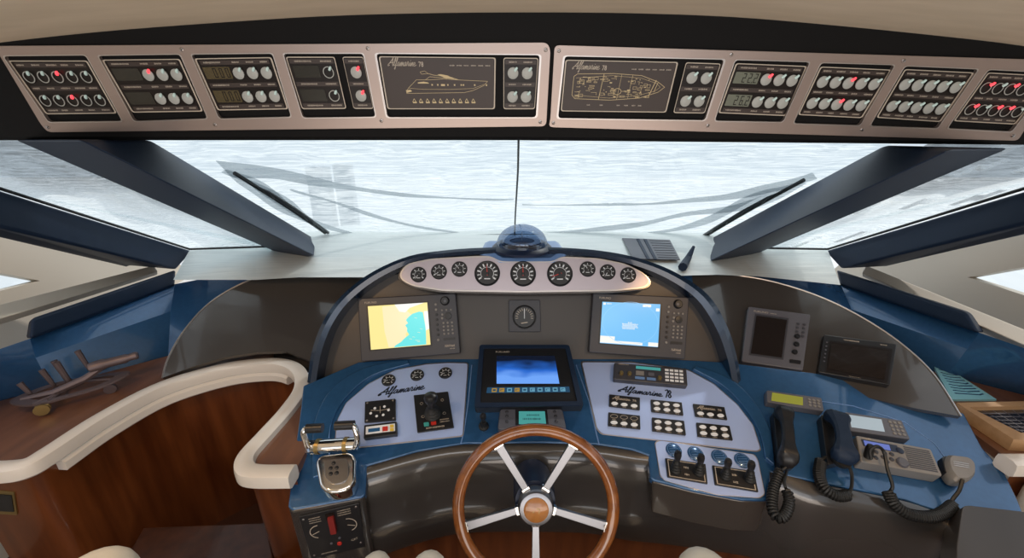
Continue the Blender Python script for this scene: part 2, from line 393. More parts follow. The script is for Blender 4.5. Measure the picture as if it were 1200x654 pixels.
for sgn, nm in ((-1, 'left'), (1, 'right')):
    q_ = [V((sgn * 2.04, -.5, 0)), V((sgn * 2.44, 2.8, 0))]
    struct('wall_lower_' + nm, MB().solid([q_[0], q_[1], q_[1] + V((0, 0, .98)), q_[0] + V((0, 0, .98))], V((sgn * .03, 0, 0))), M['beige'])
# main windscreen halves, side panes
def pane(name, pl, pts):
    return struct(name, MB().add([pl.hit(x, y) for x, y in pts], [tuple(range(len(pts)))]), M['glass'])
pane('window_1', WS, [(140, 146), (608, 146), (604, 275), (395, 280), (330, 292)])
pane('window_2', WS, [(608, 146), (1075, 146), (880, 292), (825, 281), (604, 275)])
SL = plane3(atZ(365, 291, 1.15), atZ(222, 293, 1.15), atY(0, 222, 1.5))
SR = plane3(atZ(845, 293, 1.15), atZ(970, 293, 1.15), atY(1200, 222, 1.5))
pane('window_3', SL, [(-80, 150), (60, 150), (350, 300), (345, 292), (222, 293), (0, 222), (-80, 197)])
pane('window_4', SR, [(1290, 150), (1130, 150), (850, 300), (860, 292), (970, 293), (1200, 222), (1290, 194)])
# seam between the two windscreen halves
mb = MB(); mb.tube([WS.hit(608, 150, .004), WS.hit(607, 200, .004), WS.hit(604, 250, .004), WS.hit(603, 276, .004)], .0045, 8)
struct('trim_1', mb, M['rubber'])
# lower rubber gasket of the windscreen
mb = MB(); mb.tube([WS.hit(x, y, .004) for x, y in [(372, 283), (395, 280), (500, 276.5), (604, 275), (720, 277), (826, 282), (846, 290)]], .005, 8)
struct('trim_2', mb, M['rubber'])
mb = MB(); mb.tube([SL.hit(x, y, .004) for x, y in [(345, 288), (222, 292), (0, 221), (-80, 195)]], .006, 8); struct('trim_3', mb, M['rubber'])
mb = MB(); mb.tube([SR.hit(x, y, .004) for x, y in [(850, 290), (970, 292), (1200, 221), (1290, 193)]], .006, 8); struct('trim_4', mb, M['rubber'])
# pillars: beams between windscreen and side panes
def beam(name, A, B, m, ext=.12, bev=.012, e2=0.0):
    A = [a + (a - b) * ext for a, b in zip(A, B)]
    B = [b + (b - a) * e2 for a, b in zip(A, B)]
    return struct(name, MB().loft([A, B]), m, bevel=bev, seg=3)
beam('trim_5', [WS.hit(179, 166, .012), SL.hit(99, 166, .14), SL.hit(21, 166, .012)],
     [WS.hit(371, 281, .012), SL.hit(369, 300, .10), SL.hit(343, 304, .012)], M['navy'], ext=.008)
beam('trim_6', [WS.hit(1034, 172, .012), SR.hit(1110, 177, .14), SR.hit(1178, 176, .012)],
     [WS.hit(826, 283, .012), SR.hit(832, 306, .10), SR.hit(862, 308, .012)], M['navy'], ext=.008)
beam('trim_7', [atY(0, 223, 1.50), atY(0, 265, 1.42), atY(0, 279, 1.46), atY(0, 250, 1.7)],
     [atY(226, 294, 2.28), atY(207, 316, 2.16), atY(150, 311, 2.15), atY(190, 300, 2.3)], M['navy'])
beam('trim_8', [atY(1200, 224, 1.50), atY(1200, 262, 1.42), atY(1200, 276, 1.46), atY(1200, 250, 1.7)],
     [atY(966, 294, 2.28), atY(985, 315, 2.16), atY(1040, 312, 2.15), atY(1010, 300, 2.3)], M['navy'])
# padded side bars on the dash ends
beam('trim_9', [atX(37, 373, -1.88), atX(35, 398, -1.86), atX(30, 398, -1.98), atX(34, 375, -1.98)],
     [atX(206, 316, -1.88), atX(205, 335, -1.86), atX(200, 338, -1.98), atX(203, 318, -1.98)], M['navy'], ext=0, bev=.014)
beam('trim_10', [atX(1133, 366, 1.88), atX(1148, 391, 1.86), atX(1155, 391, 1.98), atX(1138, 366, 1.98)],
     [atX(980, 316, 1.88), atX(984, 334, 1.86), atX(990, 336, 1.98), atX(984, 318, 1.98)], M['navy'], ext=0, bev=.014)
# sloping leather ledge strips on the hull walls beside the pillars
beam('trim_11', [atX(-60, 372, -2.02), atX(-60, 392, -1.96), atX(-60, 400, -2.04), atX(-60, 380, -2.08)],
     [atX(180, 311, -2.02), atX(185, 318, -1.96), atX(185, 322, -2.04), atX(180, 315, -2.08)], M['beige'], ext=0, bev=.006)
beam('trim_12', [atX(1260, 410, 2.02), atX(1260, 432, 1.96), atX(1260, 440, 2.04), atX(1260, 415, 2.08)],
     [atX(1015, 311, 2.02), atX(1010, 320, 1.96), atX(1010, 324, 2.04), atX(1015, 315, 2.08)], M['beige'], ext=0, bev=.006)
# dash top
zt = 1.15
dt = [atZ(x, y, zt) for x, y in [(222, 293), (300, 290), (372, 283), (395, 280), (500, 276.5), (604, 275), (720, 277), (826, 282), (860, 292), (970, 293)]]
dt2 = [atZ(x, y, z) for x, y, z in [(203, 328, 1.10), (300, 328, 1.12), (350, 325, 1.13), (400, 325, 1.13), (500, 325, 1.13), (604, 325, 1.13), (720, 325, 1.13), (840, 322, 1.13), (890, 324, 1.12), (985, 334, 1.10)]]
mb = MB(); mb.loft([[p + V((0, .6, -.03)) for p in dt], dt, dt2], close=False); struct('trim_13', mb, M['dash'], sm=False)
# blue side decks left and right, from dash down to the counters
mb = MB()
mb.loft([[atZ(203, 325, 1.104), atX(35, 397, -1.88), atX(-60, 430, -1.88)], [atZ(300, 328, 1.122), atZ(120, 400, .96), atX(-60, 460, -1.86)],
         [atZ(345, 312, 1.14), atZ(200, 405, .86), atX(-60, 480, -1.9)], [atZ(420, 330, 1.10), atZ(260, 440, .80), atZ(-60, 488, .79)]], close=False)
mb = MB()
Lt = [atX(-60, 431, -1.92), atX(0, 409, -1.92), atX(35, 397, -1.90), atX(205, 333, -1.88), atZ(345, 306, 1.115), atZ(420, 307, 1.115)]
Lb = [atZ(-60, 486, ZC - .005), atZ(0, 470, ZC - .005), atZ(60, 454, ZC - .005), atZ(197, 417, ZC - .005), atZ(330, 400, .82), atZ(420, 395, .85)]
Lm = [a * .5 + b * .5 + V((.03, -.03, .045)) for a, b in zip(Lt, Lb)]
mb.loft([Lt, Lm, Lb], close=False); struct('trim_14', mb, M['blue'], sm=True)
mb = MB()
Rt = [atZ(800, 318, 1.115), atZ(905, 318, 1.11), atX(985, 333, 1.88), atX(1148, 390, 1.90), atX(1200, 408, 1.92), atX(1270, 434, 1.92)]
Rb = [atZ(800, 400, .85), atZ(900, 410, .82), atZ(1010, 412, ZC - .005), atZ(1110, 440, ZC - .005), atZ(1200, 463, ZC - .005), atZ(1270, 480, ZC - .005)]
Rm = [a * .5 + b * .5 + V((-.03, -.03, .045)) for a, b in zip(Rt, Rb)]
mb.loft([Rt, Rm, Rb], close=False); struct('trim_15', mb, M['blue'], sm=True)
# foredeck outside
mb = MB().box(V((0, 6.2, .70)), (1, 0, 0), (0, 1, 0), (0, 0, 1), 30, 7.4, .1); struct('foredeck', mb, M['deck'])

# sun cover stretched outside the glass, with folded creases; wipers between glass and cover
def cover(pl, pts, name, label, off=-.06):
    n = 24; q = pts; mb = MB(); rows = []
    for i in range(n + 1):
        row = []
        for j in range(n + 1):
            x, y = mixq(q, j / n, i / n)
            row.append(pl.hit(x, y, off - .012 * math.sin(i * .9 + j * .25) - .006 * math.sin(j * 1.3 + i * .4)))
        rows.append(row)
    mb.loft(rows, close=False)
    o = mb.build(name, M['cover'], sm=True); o['label'] = label; o['category'] = 'sun cover'; return o
c1 = cover(WS, [(120, 140), (609, 140), (604.5, 272), (340, 290)], 'sun_cover', 'white mesh sun cover over the left half of the centre windscreen')
c2 = cover(WS, [(607, 140), (1095, 140), (870, 295), (603.5, 272)], 'sun_cover', 'white mesh sun cover over the right half of the centre windscreen')
c3 = cover(SL, [(-240, 160), (60, 140), (372, 300), (215, 302)], 'sun_cover', 'grey mesh sun cover outside the left side pane', -.02)
c3 = None
c4 = cover(SR, [(1140, 140), (1440, 160), (978, 302), (840, 303)], 'sun_cover', 'grey mesh sun cover outside the right side pane', -.02)
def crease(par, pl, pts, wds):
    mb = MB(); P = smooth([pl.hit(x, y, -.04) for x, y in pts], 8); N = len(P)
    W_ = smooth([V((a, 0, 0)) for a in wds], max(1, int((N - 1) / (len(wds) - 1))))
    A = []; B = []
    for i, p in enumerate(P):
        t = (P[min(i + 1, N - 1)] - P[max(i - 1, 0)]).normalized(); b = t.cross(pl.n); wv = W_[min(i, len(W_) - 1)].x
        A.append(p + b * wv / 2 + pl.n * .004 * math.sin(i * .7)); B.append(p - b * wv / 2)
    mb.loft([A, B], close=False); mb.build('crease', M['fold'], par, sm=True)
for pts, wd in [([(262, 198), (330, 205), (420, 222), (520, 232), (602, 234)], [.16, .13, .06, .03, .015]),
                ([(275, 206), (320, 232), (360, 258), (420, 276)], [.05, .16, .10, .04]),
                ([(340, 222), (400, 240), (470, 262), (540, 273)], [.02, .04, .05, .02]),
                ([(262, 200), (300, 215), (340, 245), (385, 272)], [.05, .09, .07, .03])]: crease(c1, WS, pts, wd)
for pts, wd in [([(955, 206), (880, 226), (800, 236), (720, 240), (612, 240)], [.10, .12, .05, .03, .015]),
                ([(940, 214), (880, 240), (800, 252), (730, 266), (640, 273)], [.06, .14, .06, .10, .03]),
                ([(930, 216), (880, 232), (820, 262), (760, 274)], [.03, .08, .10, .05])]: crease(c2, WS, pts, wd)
def wiper(label, tip, base, sgn):
    root = thing('windscreen_wiper', label, 'wiper', WS.hit(*base))
    a, b = WS.hit(*tip, -.02), WS.hit(*base, -.02); d = b - a
    mb = MB(); mb.tube([a + d * t + WS.n * (-.006 * math.sin(math.pi * t)) for t in [i / 12 for i in range(13)]], .010, 8); mb.build('blade', M['rubber'], root, sm=True)
    q = d.cross(WS.n).normalized() * sgn
    mb = MB(); mb.tube([a + d * .12, a + d * .25 + q * .03, a + d * .5 + q * .038, a + d * .8 + q * .03, b + q * .02], [.003, .006, .008, .009, .01], 8); mb.build('arm', M['plastic'], root, sm=True)
    mb = MB(); mb.tube([a + d * .25 + q * .03, a + d * .36, a + d * .5 + q * .038], .004, 6); mb.tube([a + d * .6 + q * .036, a + d * .75, a + d * .8 + q * .03], .004, 6); mb.build('bracket', M['plastic'], root)
    return root
wiper('black windscreen wiper parked by the left pillar', (275, 203), (381, 273), -1)
wiper('black windscreen wiper parked by the right pillar', (942, 211), (828, 276), 1)
# outside things seen faintly through the cover
for x0, x1, y0 in ((357, 382, 196), (389, 409, 193)):
    a, b = atY(x0, y0, 4.2), atY(x1, y0, 4.2); zc = .75
    mb = MB().box(V(((a.x + b.x) / 2, 4.25, (a.z + zc) / 2)), (1, 0, 0), (0, 1, 0), (0, 0, 1), b.x - a.x, .12, a.z - zc)
    o = mb.build('mooring_post', mat('weathered post', (.42, .45, .48)), bevel=.01); o['label'] = 'grey post beyond the windscreen, ' + ('left' if x0 < 370 else 'right') + ' one of the pair'; o['category'] = 'post'; o['group'] = 'posts outside the windscreen'

# ---------------------------------------------------------------- overhead plates and boards
L_AP = [[(4, 66), (100, 65), (143, 142), (57, 143)], [(115, 65.5), (210.5, 64), (243, 139), (157, 142)], [(224, 64), (319, 63), (341, 137), (257, 139)],
        [(332, 63), (425.5, 63), (440, 137), (355, 138)], [(441, 63), (632.5, 64.7), (628, 137.5), (454, 137.5)]]
R_AP = [[(662, 66), (848.7, 70), (826, 141), (654, 138.5)], [(862, 70.5), (949, 73), (917.5, 143), (837.6, 141.6)], [(962.5, 74), (1048.5, 76.5), (1008, 147), (930, 144.6)],
        [(1061, 77.7), (1146.5, 81.4), (1098.7, 150.5), (1020, 147.5)], [(1158.7, 82), (1238, 86), (1185.6, 154.4), (1110.5, 150.5)]]
def oplate(label, outline, aps, screws):
    root = thing('switch_panel_frame', label, 'panel frame', OV.hit(*outline[0]))
    mb = MB().holes(OV, rnd(outline, 6), [rnd(a, 4) for a in aps], 0.0, .008); mb.build('metal_plate', M['plate'], root)
    for a in aps:
        mb = MB().ringq(OV, rnd([mixq(a, u, v) for u, v in ((-.012, -.015), (1.012, -.015), (1.012, 1.015), (-.012, 1.015))], 4), rnd(a, 4), .008, .009); mb.build('opening_edge', M['edge'], root)
    for x, y in screws:
        mb = MB().lathe(OV.hit(x, y, .008), OV.n, [(.0001, 0), (.0045, 0), (.0045, .0012), (.003, .002), (.0001, .0021)], 12); s1 = mb.build('screw', M['screw'], root, sm=True)
        MB().box(OV.hit(x, y, .0102), OV.u + OV.v * .6, OV.v - OV.u * .6, OV.n, .006, .0012, .0006).build('slot', M['black'], s1)
    return root
oplate('champagne metal frame of the left overhead switch panel', [(-7, 54), (641, 50), (645, 58), (640, 148), (56, 155), (48, 146)], L_AP,
       [(213, 58), (252, 146), (431, 56.5), (447, 141.5), (56, 149), (639.5, 58.5), (633, 143)])
oplate('champagne metal frame of the right overhead switch panel', [(650, 53), (1250, 71), (1193, 165), (643, 149), (645, 140)], R_AP,
       [(655, 59.5), (857, 64), (829.5, 147), (648.5, 144), (1059, 71), (1010, 152), (1187, 159)])
ud = (OV.u * .62 + OV.v * .78).normalized()
def lamp_btn(root, x, y, style, red, r=.0132):
    c = OV.hit(x, y, .004); mb = MB()
    if style == 'pad': mb.lathe(c, OV.n, [(.0001, 0), (r, 0), (r, .002), (r * .9, .003), (.0001, .0032)], 22)
    else: mb.lathe(c, OV.n, [(r * .86, 0), (r, 0), (r, .0012), (r * .86, .0012), (r * .86, 0)], 22)
    o = mb.build('indicator_key' if style == 'pad' else 'key_ring', M['pad'], root, sm=True)
    a = c + ud * r * .55 + OV.n * .003
    mb = MB(); mb.tube([a, a + ud * r * .35 + OV.n * .0025, a + ud * r * .72 + OV.n * .003], [.0030, .0032, .0022], 8)
    mb.build('lamp', M['ledr' if red else 'ledg'], o, sm=True)
def seg7(mb, q, txt, h):
    S = {'0': 'abcdef', '2': 'abged', '6': 'afgedc', '8': 'abcdefg', '3': 'abgcd'}
    n = len(txt.replace('.', '')); i = 0
    for ch in txt:
        if ch == '.':
            mb.prism(OV, subq(q, (i) / n - .03, .8, i / n + .01, .92), h, h + .0004); continue
        x0, x1 = i / n + .06, (i + 1) / n - .10
        g = {'a': (x0, .10, x1, .17), 'd': (x0, .83, x1, .9), 'g': (x0, .46, x1, .53), 'f': (x0, .12, x0 + .035, .48), 'b': (x1 - .035, .12, x1, .48), 'e': (x0, .5, x0 + .035, .88), 'c': (x1 - .035, .5, x1, .88)}
        for k in S[ch]: mb.prism(OV, subq(q, *g[k]), h, h + .0004)
        i += 1
def board(label, q, kind, reds=(), disp=None, group='boards of the overhead switch panels'):
    root = thing('indicator_board', label, 'indicator board', OV.hit(*mixq(q, .5, 1)))
    MB().prism(OV, rnd(q, 2.5), -.004, .0025).build('backing', M['board'], root)
    MB().ringq(OV, rnd(q, 3), rnd(subq(q, .011 if kind in ('boat', 'plan') else .018, .018, .989 if kind in ('boat', 'plan') else .982, .982), 2.5), .0025, .0034).build('border_line', M['print'], root)
    if kind in ('ten', 'ring', 'two', 'twin', 'duo', 'quad'):
        for v in (.085, .52, .93): MB().prism(OV, subq(q, .05, v - .04, .95, v + .045), .0025, .003).build('label_strip', M['strip'], root)
    H = .0033; mb = MB(); hh = .0032
    if kind in ('ten', 'ring'):
        for r_, v in ((0, .31), (1, .75)):
            for i in range(5):
                x, y = mixq(q, .125 + .187 * i, v); lamp_btn(root, x, y, 'pad' if kind == 'ten' else 'ring', (r_, i) in reds)
        for v in (.085, .52, .93):
            for i in range(5): words(mb, OV, q, .07 + .187 * i, .07 + .187 * i + random.uniform(.09, .14), v, hh, H)
    elif kind == 'two':
        for r_, v in ((0, .30), (1, .75)):
            for i in range(3):
                x, y = mixq(q, .50 + .185 * i, v); lamp_btn(root, x, y, 'pad', (r_, i) in reds)
            dq = subq(q, .05, v - .13, .40, v + .10)
            d = MB().prism(OV, rnd(dq, 1), .0025, .0036).build('display', M['lcdark' if not disp else 'lcdlit' if disp[2] else 'lcd'], root)
            if disp and disp[r_]:
                m2 = MB(); seg7(m2, subq(dq, .3, 0, 1, 1), disp[r_], .0037); m2.build('digits', M['board'], d)
        for v in (.085, .52, .93):
            words(mb, OV, q, .09, .32, v, hh, H)
            for i in range(3): words(mb, OV, q, .46 + .185 * i, .56 + .185 * i, v, hh, H)
    elif kind == 'twin':
        for v in (.30, .75):
            x, y = mixq(q, .80, v); lamp_btn(root, x, y, 'ring', False)
            MB().prism(OV, rnd(subq(q, .08, v - .13, .62, v + .10), 1), .0025, .0036).build('display', M['lcdark'], root)
        for v in (.085, .52, .93): words(mb, OV, q, .15, .5, v, hh, H); words(mb, OV, q, .68, .92, v, hh, H)
    elif kind == 'duo':
        for v in (.30, .75):
            x, y = mixq(q, .52, v); lamp_btn(root, x, y, 'pad', True)
        for v in (.085, .52, .93): words(mb, OV, q, .25, .75, v, hh, H)
    elif kind == 'quad':
        for v in (.30, .76):
            for u in (.28, .70):
                x, y = mixq(q, u, v); lamp_btn(root, x, y, 'pad', False)
        for v in (.085, .52, .93): words(mb, OV, q, .16, .4, v, hh, H); words(mb, OV, q, .58, .84, v, hh, H)
    elif kind in ('boat', 'plan'):
        MB().prism(OV, subq(q, .016, .03, .984, .97), .0025, .0028).build('brown_field', M['strip'], root)
        m2 = MB(); script(m2, OV, 'Alfamarine', mixq(q, .08, .18), mixq(q, .31, .18), H, .08, 1.1)
        text(m2, OV, '78', mixq(q, .335, .19), mixq(q, .375, .19), H, 1.3); m2.build('lettering', M['print'], root)
        for i in range(6): words(mb, OV, q, .60 + .062 * i, .645 + .062 * i, .16, .0026, H)
        D = MB()
        def ln(pts, wd=.0009): D.stroke([OV.hit(*mixq(q, u, v), H) for u, v in pts], OV.n, wd, .0003)
        def fill(pts): D.prism(OV, [mixq(q, u, v) for u, v in pts], .0030, .0036)
        if kind == 'boat':
            ln([(.20, .66), (.22, .60), (.30, .44), (.40, .44), (.55, .42), (.70, .44), (.93, .46), (.90, .54), (.80, .64), (.72, .68), (.20, .70), (.20, .66)], .0008)
            ln([(.22, .60), (.35, .62), (.60, .62), (.80, .60), (.90, .52)], .0006); ln([(.38, .44), (.42, .38), (.55, .40), (.66, .43)], .0008)
            ln([(.34, .29), (.38, .27), (.41, .32), (.35, .33), (.34, .29)], .0007); ln([(.41, .32), (.46, .35), (.60, .38), (.68, .44)], .0009)
            fill([(.49, .335), (.52, .33), (.58, .355), (.63, .41), (.64, .425), (.56, .41)]); fill([(.31, .49), (.36, .475), (.40, .49), (.41, .51), (.31, .51)])
            for u in (.43, .48, .57, .63, .69, .71, .81, .915): fill([(u, .52), (u + .012, .52), (u + .012, .55), (u, .55)])
            fill([(.515, .52), (.55, .52), (.55, .555), (.515, .555)])
            fill([(.195, .64), (.235, .63), (.25, .66), (.20, .69)])
            for i in range(10):
                u = .245 + .06 * i; ln([(u, .86), (u + .015, .80), (u + .03, .86)], .0012); fill([(u, .86), (u + .035, .86), (u + .035, .885), (u, .885)])
        else:
            o_ = [(.09, .32), (.12, .27), (.45, .25), (.70, .28), (.86, .40), (.93, .50), (.88, .60), (.72, .72), (.45, .77), (.12, .75), (.09, .68), (.09, .32)]
            ln(o_, .001); ln([(.11, .35), (.44, .29), (.70, .33), (.85, .43), (.89, .5), (.85, .58), (.70, .67), (.44, .73), (.11, .68)], .0006)
            ln([(.36, .26), (.34, .76)], .0012); ln([(.84, .37), (.80, .68)], .0016); ln([(.86, .42), (.84, .6)], .0012); ln([(.52, .27), (.51, .76)], .0007); ln([(.62, .28), (.61, .74)], .0007)
            for t in range(12):
                a0, a1 = t / 12 * 6.283, (t + 1) / 12 * 6.283; ln([(.505 + .035 * math.cos(a0), .60 + .06 * math.sin(a0)), (.505 + .035 * math.cos(a1), .60 + .06 * math.sin(a1))], .0012)
            rg = random.Random(7)
            for i in range(95):
                u = rg.uniform(.11, .80); v = rg.uniform(.30, .70)
                if .45 < u < .58 and .32 < v < .54: continue
                a, b = rg.uniform(.01, .05), rg.uniform(.01, .06)
                if rg.random() < .3: fill([(u, v), (u + a * .5, v), (u + a * .5, v + b * .5), (u, v + b * .5)])
                else: ln([(u, v), (u + a, v), (u + a, v + b), (u, v + b), (u, v)] if rg.random() < .5 else [(u, v), (u + a, v), (u + a, v + b)], .0007)
            for u in (.24, .36, .52, .59, .66, .72): words(mb, OV, q, u, u + .035, .87, .0026, H)
        D.build('yacht_drawing', M['gold'], root)
    if mb.v: mb.build('printed_labels', M['print'], root)
    return root
board('ring-key indicator board with ten lamps at the far left of the overhead panel', [(9, 71), (102, 71), (137, 133), (54, 134)], 'ring', {(0, 2), (1, 2)})
board('dark board with two dim displays, first of its kind from the left end', [(119, 70), (210.5, 69), (238, 130.7), (155, 132)], 'two', {(0, 0)})
board('board with two amber displays reading zeros and six grey keys', [(227.6, 68.5), (318, 67), (338, 128), (255, 129.5)], 'two', (), ('000', '000', 1))
board('board with two blank displays and two ring keys', [(334.6, 66.5), (392, 66.5), (406, 127.6), (354, 128)], 'twin')
board('narrow board with two keys whose lamps both glow red', [(401, 66.5), (425.5, 66.5), (437.6, 127.6), (414.5, 127.6)], 'duo')
board('wide board showing the side view of a yacht', [(443.7, 66), (581, 67.5), (580, 128), (454, 128)], 'boat')
board('narrow board of four grey keys right of the yacht side view', [(590, 67.5), (631, 68), (626.7, 128), (590, 128)], 'quad')
board('wide board showing the deck plan of a yacht', [(662.7, 70), (795, 72.7), (780.6, 132), (657, 130.5)], 'plan')
board('narrow board of four grey keys right of the deck plan', [(804, 73), (845, 74.5), (825.7, 133), (789, 132.5)], 'quad')
board('board with grey displays reading 22.2 and 26.2', [(862.5, 74), (946, 77.5), (921, 136), (841.7, 132.5)], 'two', {(0, 0)}, ('22.2', '26.2', 0))
board('ten-key board with two red lamps in its middle column', [(961.7, 78), (1045, 81.7), (1010, 138.5), (935, 134.7)], 'ten', {(0, 2), (1, 2)})
board('ten-key board with every lamp pale, second from the right end', [(1060.5, 81), (1142, 85), (1102, 143), (1027, 138)], 'ten')
board('ring-key board with several red lamps at the far right of the overhead panel', [(1158, 85), (1236, 89), (1189.5, 146), (1117.5, 142)], 'ring', {(0, 0), (0, 2), (1, 0), (1, 2), (1, 3)})

# ---------------------------------------------------------------- helm console
con = thing('helm_console', 'blue and bronze helm console spanning under the windscreen', 'console', (0, 1.35, 0))
# main instrument panel (bronze), between the hood legs
arch_in = [(371, 452), (380, 400), (398, 362), (425, 338), (470, 320), (520, 312), (612, 306), (700, 312), (755, 322), (800, 340), (832, 372), (852, 415), (862, 462)]
mpts = [tuple(p)[:2] for p in smooth([V((*p, 0)) for p in arch_in], 5)]
MB().prism(PM, mpts, -.05, 0).build('instrument_panel', M['brownm'], con)
# hood: rim swept along the arch, from the panel forward to its front edge, with a roof running back to the dash
out_px = [(360, 448), (366, 410), (380, 374), (402, 345), (436, 319), (480, 300), (530, 292.5), (575, 290), (612, 289.5), (655, 290), (705, 294), (750, 303), (793, 320), (830, 346), (852, 382), (864, 420), (869, 452)]
inn_px = [(370, 449), (377, 411), (391, 377), (412, 350), (444, 326), (484, 308), (532, 300), (576, 298), (612, 297.5), (653, 298), (702, 302), (744, 311), (783, 327), (817, 351), (840, 386), (853, 422), (859, 453)]
of = smooth([PR.hit(*p) for p in out_px], 5); inf = smooth([PR.hit(*p) for p in inn_px], 5)
N = len(of); rings = []
back = []
for i, p in enumerate(of):
    t = i / (N - 1); k = math.sin(math.pi * t) ** .6
    back.append(p + PM.n * -.10 + V((0, .10 * k, -.02 * k)))
ridge = [(a * .5 + b * .5) + PR.n * .010 for a, b in zip(of, inf)]
inb = [p - PM.n * .09 for p in inf]
low = [p + V((0, .06, -.16)) for p in back]
MB().loft([inb, inf, ridge, of, back, low], close=False).build('hood', M['hood'], con, sm=True)
# silver instrument fascia + trim
fas = [(470, 320), (478, 310), (505, 304.5), (560, 301.5), (576, 301.5), (586, 307.5), (648, 307.5), (657, 302), (700, 304), (732, 310), (753, 320), (761, 329), (756, 336), (720, 339.5), (612, 341), (520, 339.5), (484, 334), (471, 327)]
fo = rnd(fas, 8, 3)
MB().prism(PR, fo, -.03, .004).build('instrument_fascia', M['fascia'], con, bevel=.002)
cx, cy = 614, 321
grow = lambda k1, k2: rnd([(cx + (x - cx) * k1, cy + (y - cy) * k2) for x, y in fas], 8, 3)
MB().ringq(PR, grow(1.012, 1.08), grow(.998, .99), -.03, .006).build('fascia_edge', M['edge'], con)
MB().prism(PR, [(cx + (x - cx) * 1.03, cy + (y - cy) * 1.17 + .5) for x, y in fo], -.034, -.002).build('fascia_backing', M['brown'], con, bevel=.004)
# compass plinth
mb = MB(); b0 = [PR.hit(x, y, .004) for x, y in [(586, 307), (648, 307), (668, 296), (655, 291), (570, 291), (566, 296)]]
b0 = [PR.hit(585, 307, .006), PR.hit(649, 307, .006), PR.hit(660, 301, .004), PR.hit(664, 297, 0), PR.hit(660, 297, 0) + V((0, .17, 0)), PR.hit(565, 297, 0) + V((0, .17, 0)), PR.hit(562, 297, 0), PR.hit(574, 301, .004)]
mb.loft([[p + V((0, .01, -.05)) for p in b0], b0, [p + (V((PR.hit(615, 297).x, PR.hit(615, 297).y + .06, p.z)) - p) * .12 + V((0, 0, .012)) for p in b0]])
mb.build('compass_plinth', M['bluepale'], con, bevel=.004)
# wing panels
lw = [tuple(p)[:2] for p in smooth([V((*p, 0)) for p in [(190, 443), (197, 420), (214, 390), (240, 360), (272, 338), (310, 322), (350, 315), (400, 312.5), (452, 313)]], 5)] + [(440, 330), (395, 360), (372, 400), (366, 424), (335, 412), (300, 413), (262, 419), (225, 430)]
MB().prism(PL, lw, -.02, 0).build('wing_panel', M['brown'], con, label='left bronze wing panel')
MB().tube(smooth([PL.hit(*p) for p in [(190, 443), (197, 420), (214, 390), (240, 360), (272, 338), (310, 322), (350, 315), (400, 312.5), (450, 313)]], 5), .004, 8).build('wing_edge', M['edge'], con)
MB().prism(PL.off(-.12), [(220, 428), (228, 400), (300, 390), (385, 388), (368, 438), (350, 432), (300, 430), (250, 434)], -.015, 0).build('lower_panel', M['brown'], con)
rw = [tuple(p)[:2] for p in smooth([V((*p, 0)) for p in [(775, 314), (820, 317), (880, 325), (930, 337), (975, 354), (1020, 378), (1060, 406), (1095, 440), (1126, 488)]], 5)] + [(1080, 480), (980, 458), (866, 440), (840, 400), (810, 345)]
MB().prism(PRW, rw, -.02, 0).build('wing_panel', M['brown'], con, label='right bronze wing panel')
MB().tube(smooth([PRW.hit(*p) for p in [(800, 316), (880, 325), (930, 337), (975, 354), (1020, 378), (1060, 406), (1095, 440), (1126, 488)]], 5), .004, 8).build('wing_edge', M['edge'], con)
# desk slab
desk = [(355, 452), (420, 424), (470, 420), (612, 418), (760, 419), (850, 424), (980, 440), (1130, 484), (1152, 525), (1178, 554), (1194, 587), (1215, 640), (1225, 668), (1150, 668), (1128, 628), (1108, 603), (1062, 586), (1000, 573), (945, 562), (903, 553),
        (903, 582), (898, 587), (870, 586), (815, 576), (766, 563), (762, 560), (760, 534), (740, 527), (700, 521), (640, 519), (545, 520), (490, 529), (430, 546), (428, 579), (424, 583), (342, 598), (337, 594), (345, 530), (352, 480)]
MB().prism(PD, desk, -.03, 0).build('desk_top', M['blue'], con, bevel=.006)
# rolled lower front
E = [PD.hit(*p, -.004) for p in [(352, 560), (400, 555), (426, 548), (490, 530), (545, 521), (640, 520), (700, 522), (745, 529), (800, 534), (903, 548), (945, 564), (1000, 575), (1062, 588), (1108, 605), (1128, 630), (1160, 672)]]
E = smooth(E, 4)
prof = [(0, 0), (.015, -.004), (.03, -.018), (.042, -.05), (.055, -.12), (.064, -.20), (.070, -.31), (.055, -.345), (-.05, -.355)]
def frnt(i, a, b):
    t = E[min(i + 1, len(E) - 1)] - E[max(i - 1, 0)]; nrm = t.cross(V((0, 0, 1))); nrm.z = 0; nrm.normalize()
    return E[i] + nrm * a * .55 + V((0, -1, 0)) * a * .45 + V((0, 0, b))
MB().loft([[frnt(i, a, b) for i in range(len(E))] for a, b in prof], close=False).build('rolled_front', M['grey'], con, sm=True)
# timber base under the console
MB().loft([[frnt(i, .02, -.34) for i in range(len(E))], [frnt(i, .0, -.76) for i in range(len(E))]], close=False).build('timber_base', M['wood'], con, sm=True)
# lever pod body and left throttle box body hanging from the desk
def taper(pts, drop, shr, top=-.004):
    T = [PD.hit(*p, top) for p in pts]; c = sum(T, V((0, 0, 0))) / len(T)
    return [[p + V((0, 0, -drop * k)) + (c - p) * shr * k * V((1, 1, 0)).length / 1.414 * 1.0 for p in T] for k in (0, .5, 1)]
pod = [(762, 535), (903, 555), (903, 583), (897, 588), (868, 587), (815, 577), (764, 564)]
MB().loft(taper(pod, .135, .06)).build('lever_pod', M['brown'], con, bevel=.008)
bx = [(358, 510), (426, 510), (428, 580), (422, 585), (344, 600), (338, 596)]
MB().loft(taper(bx, .46, .05)).build('throttle_box', M['grey'], con, bevel=.006)
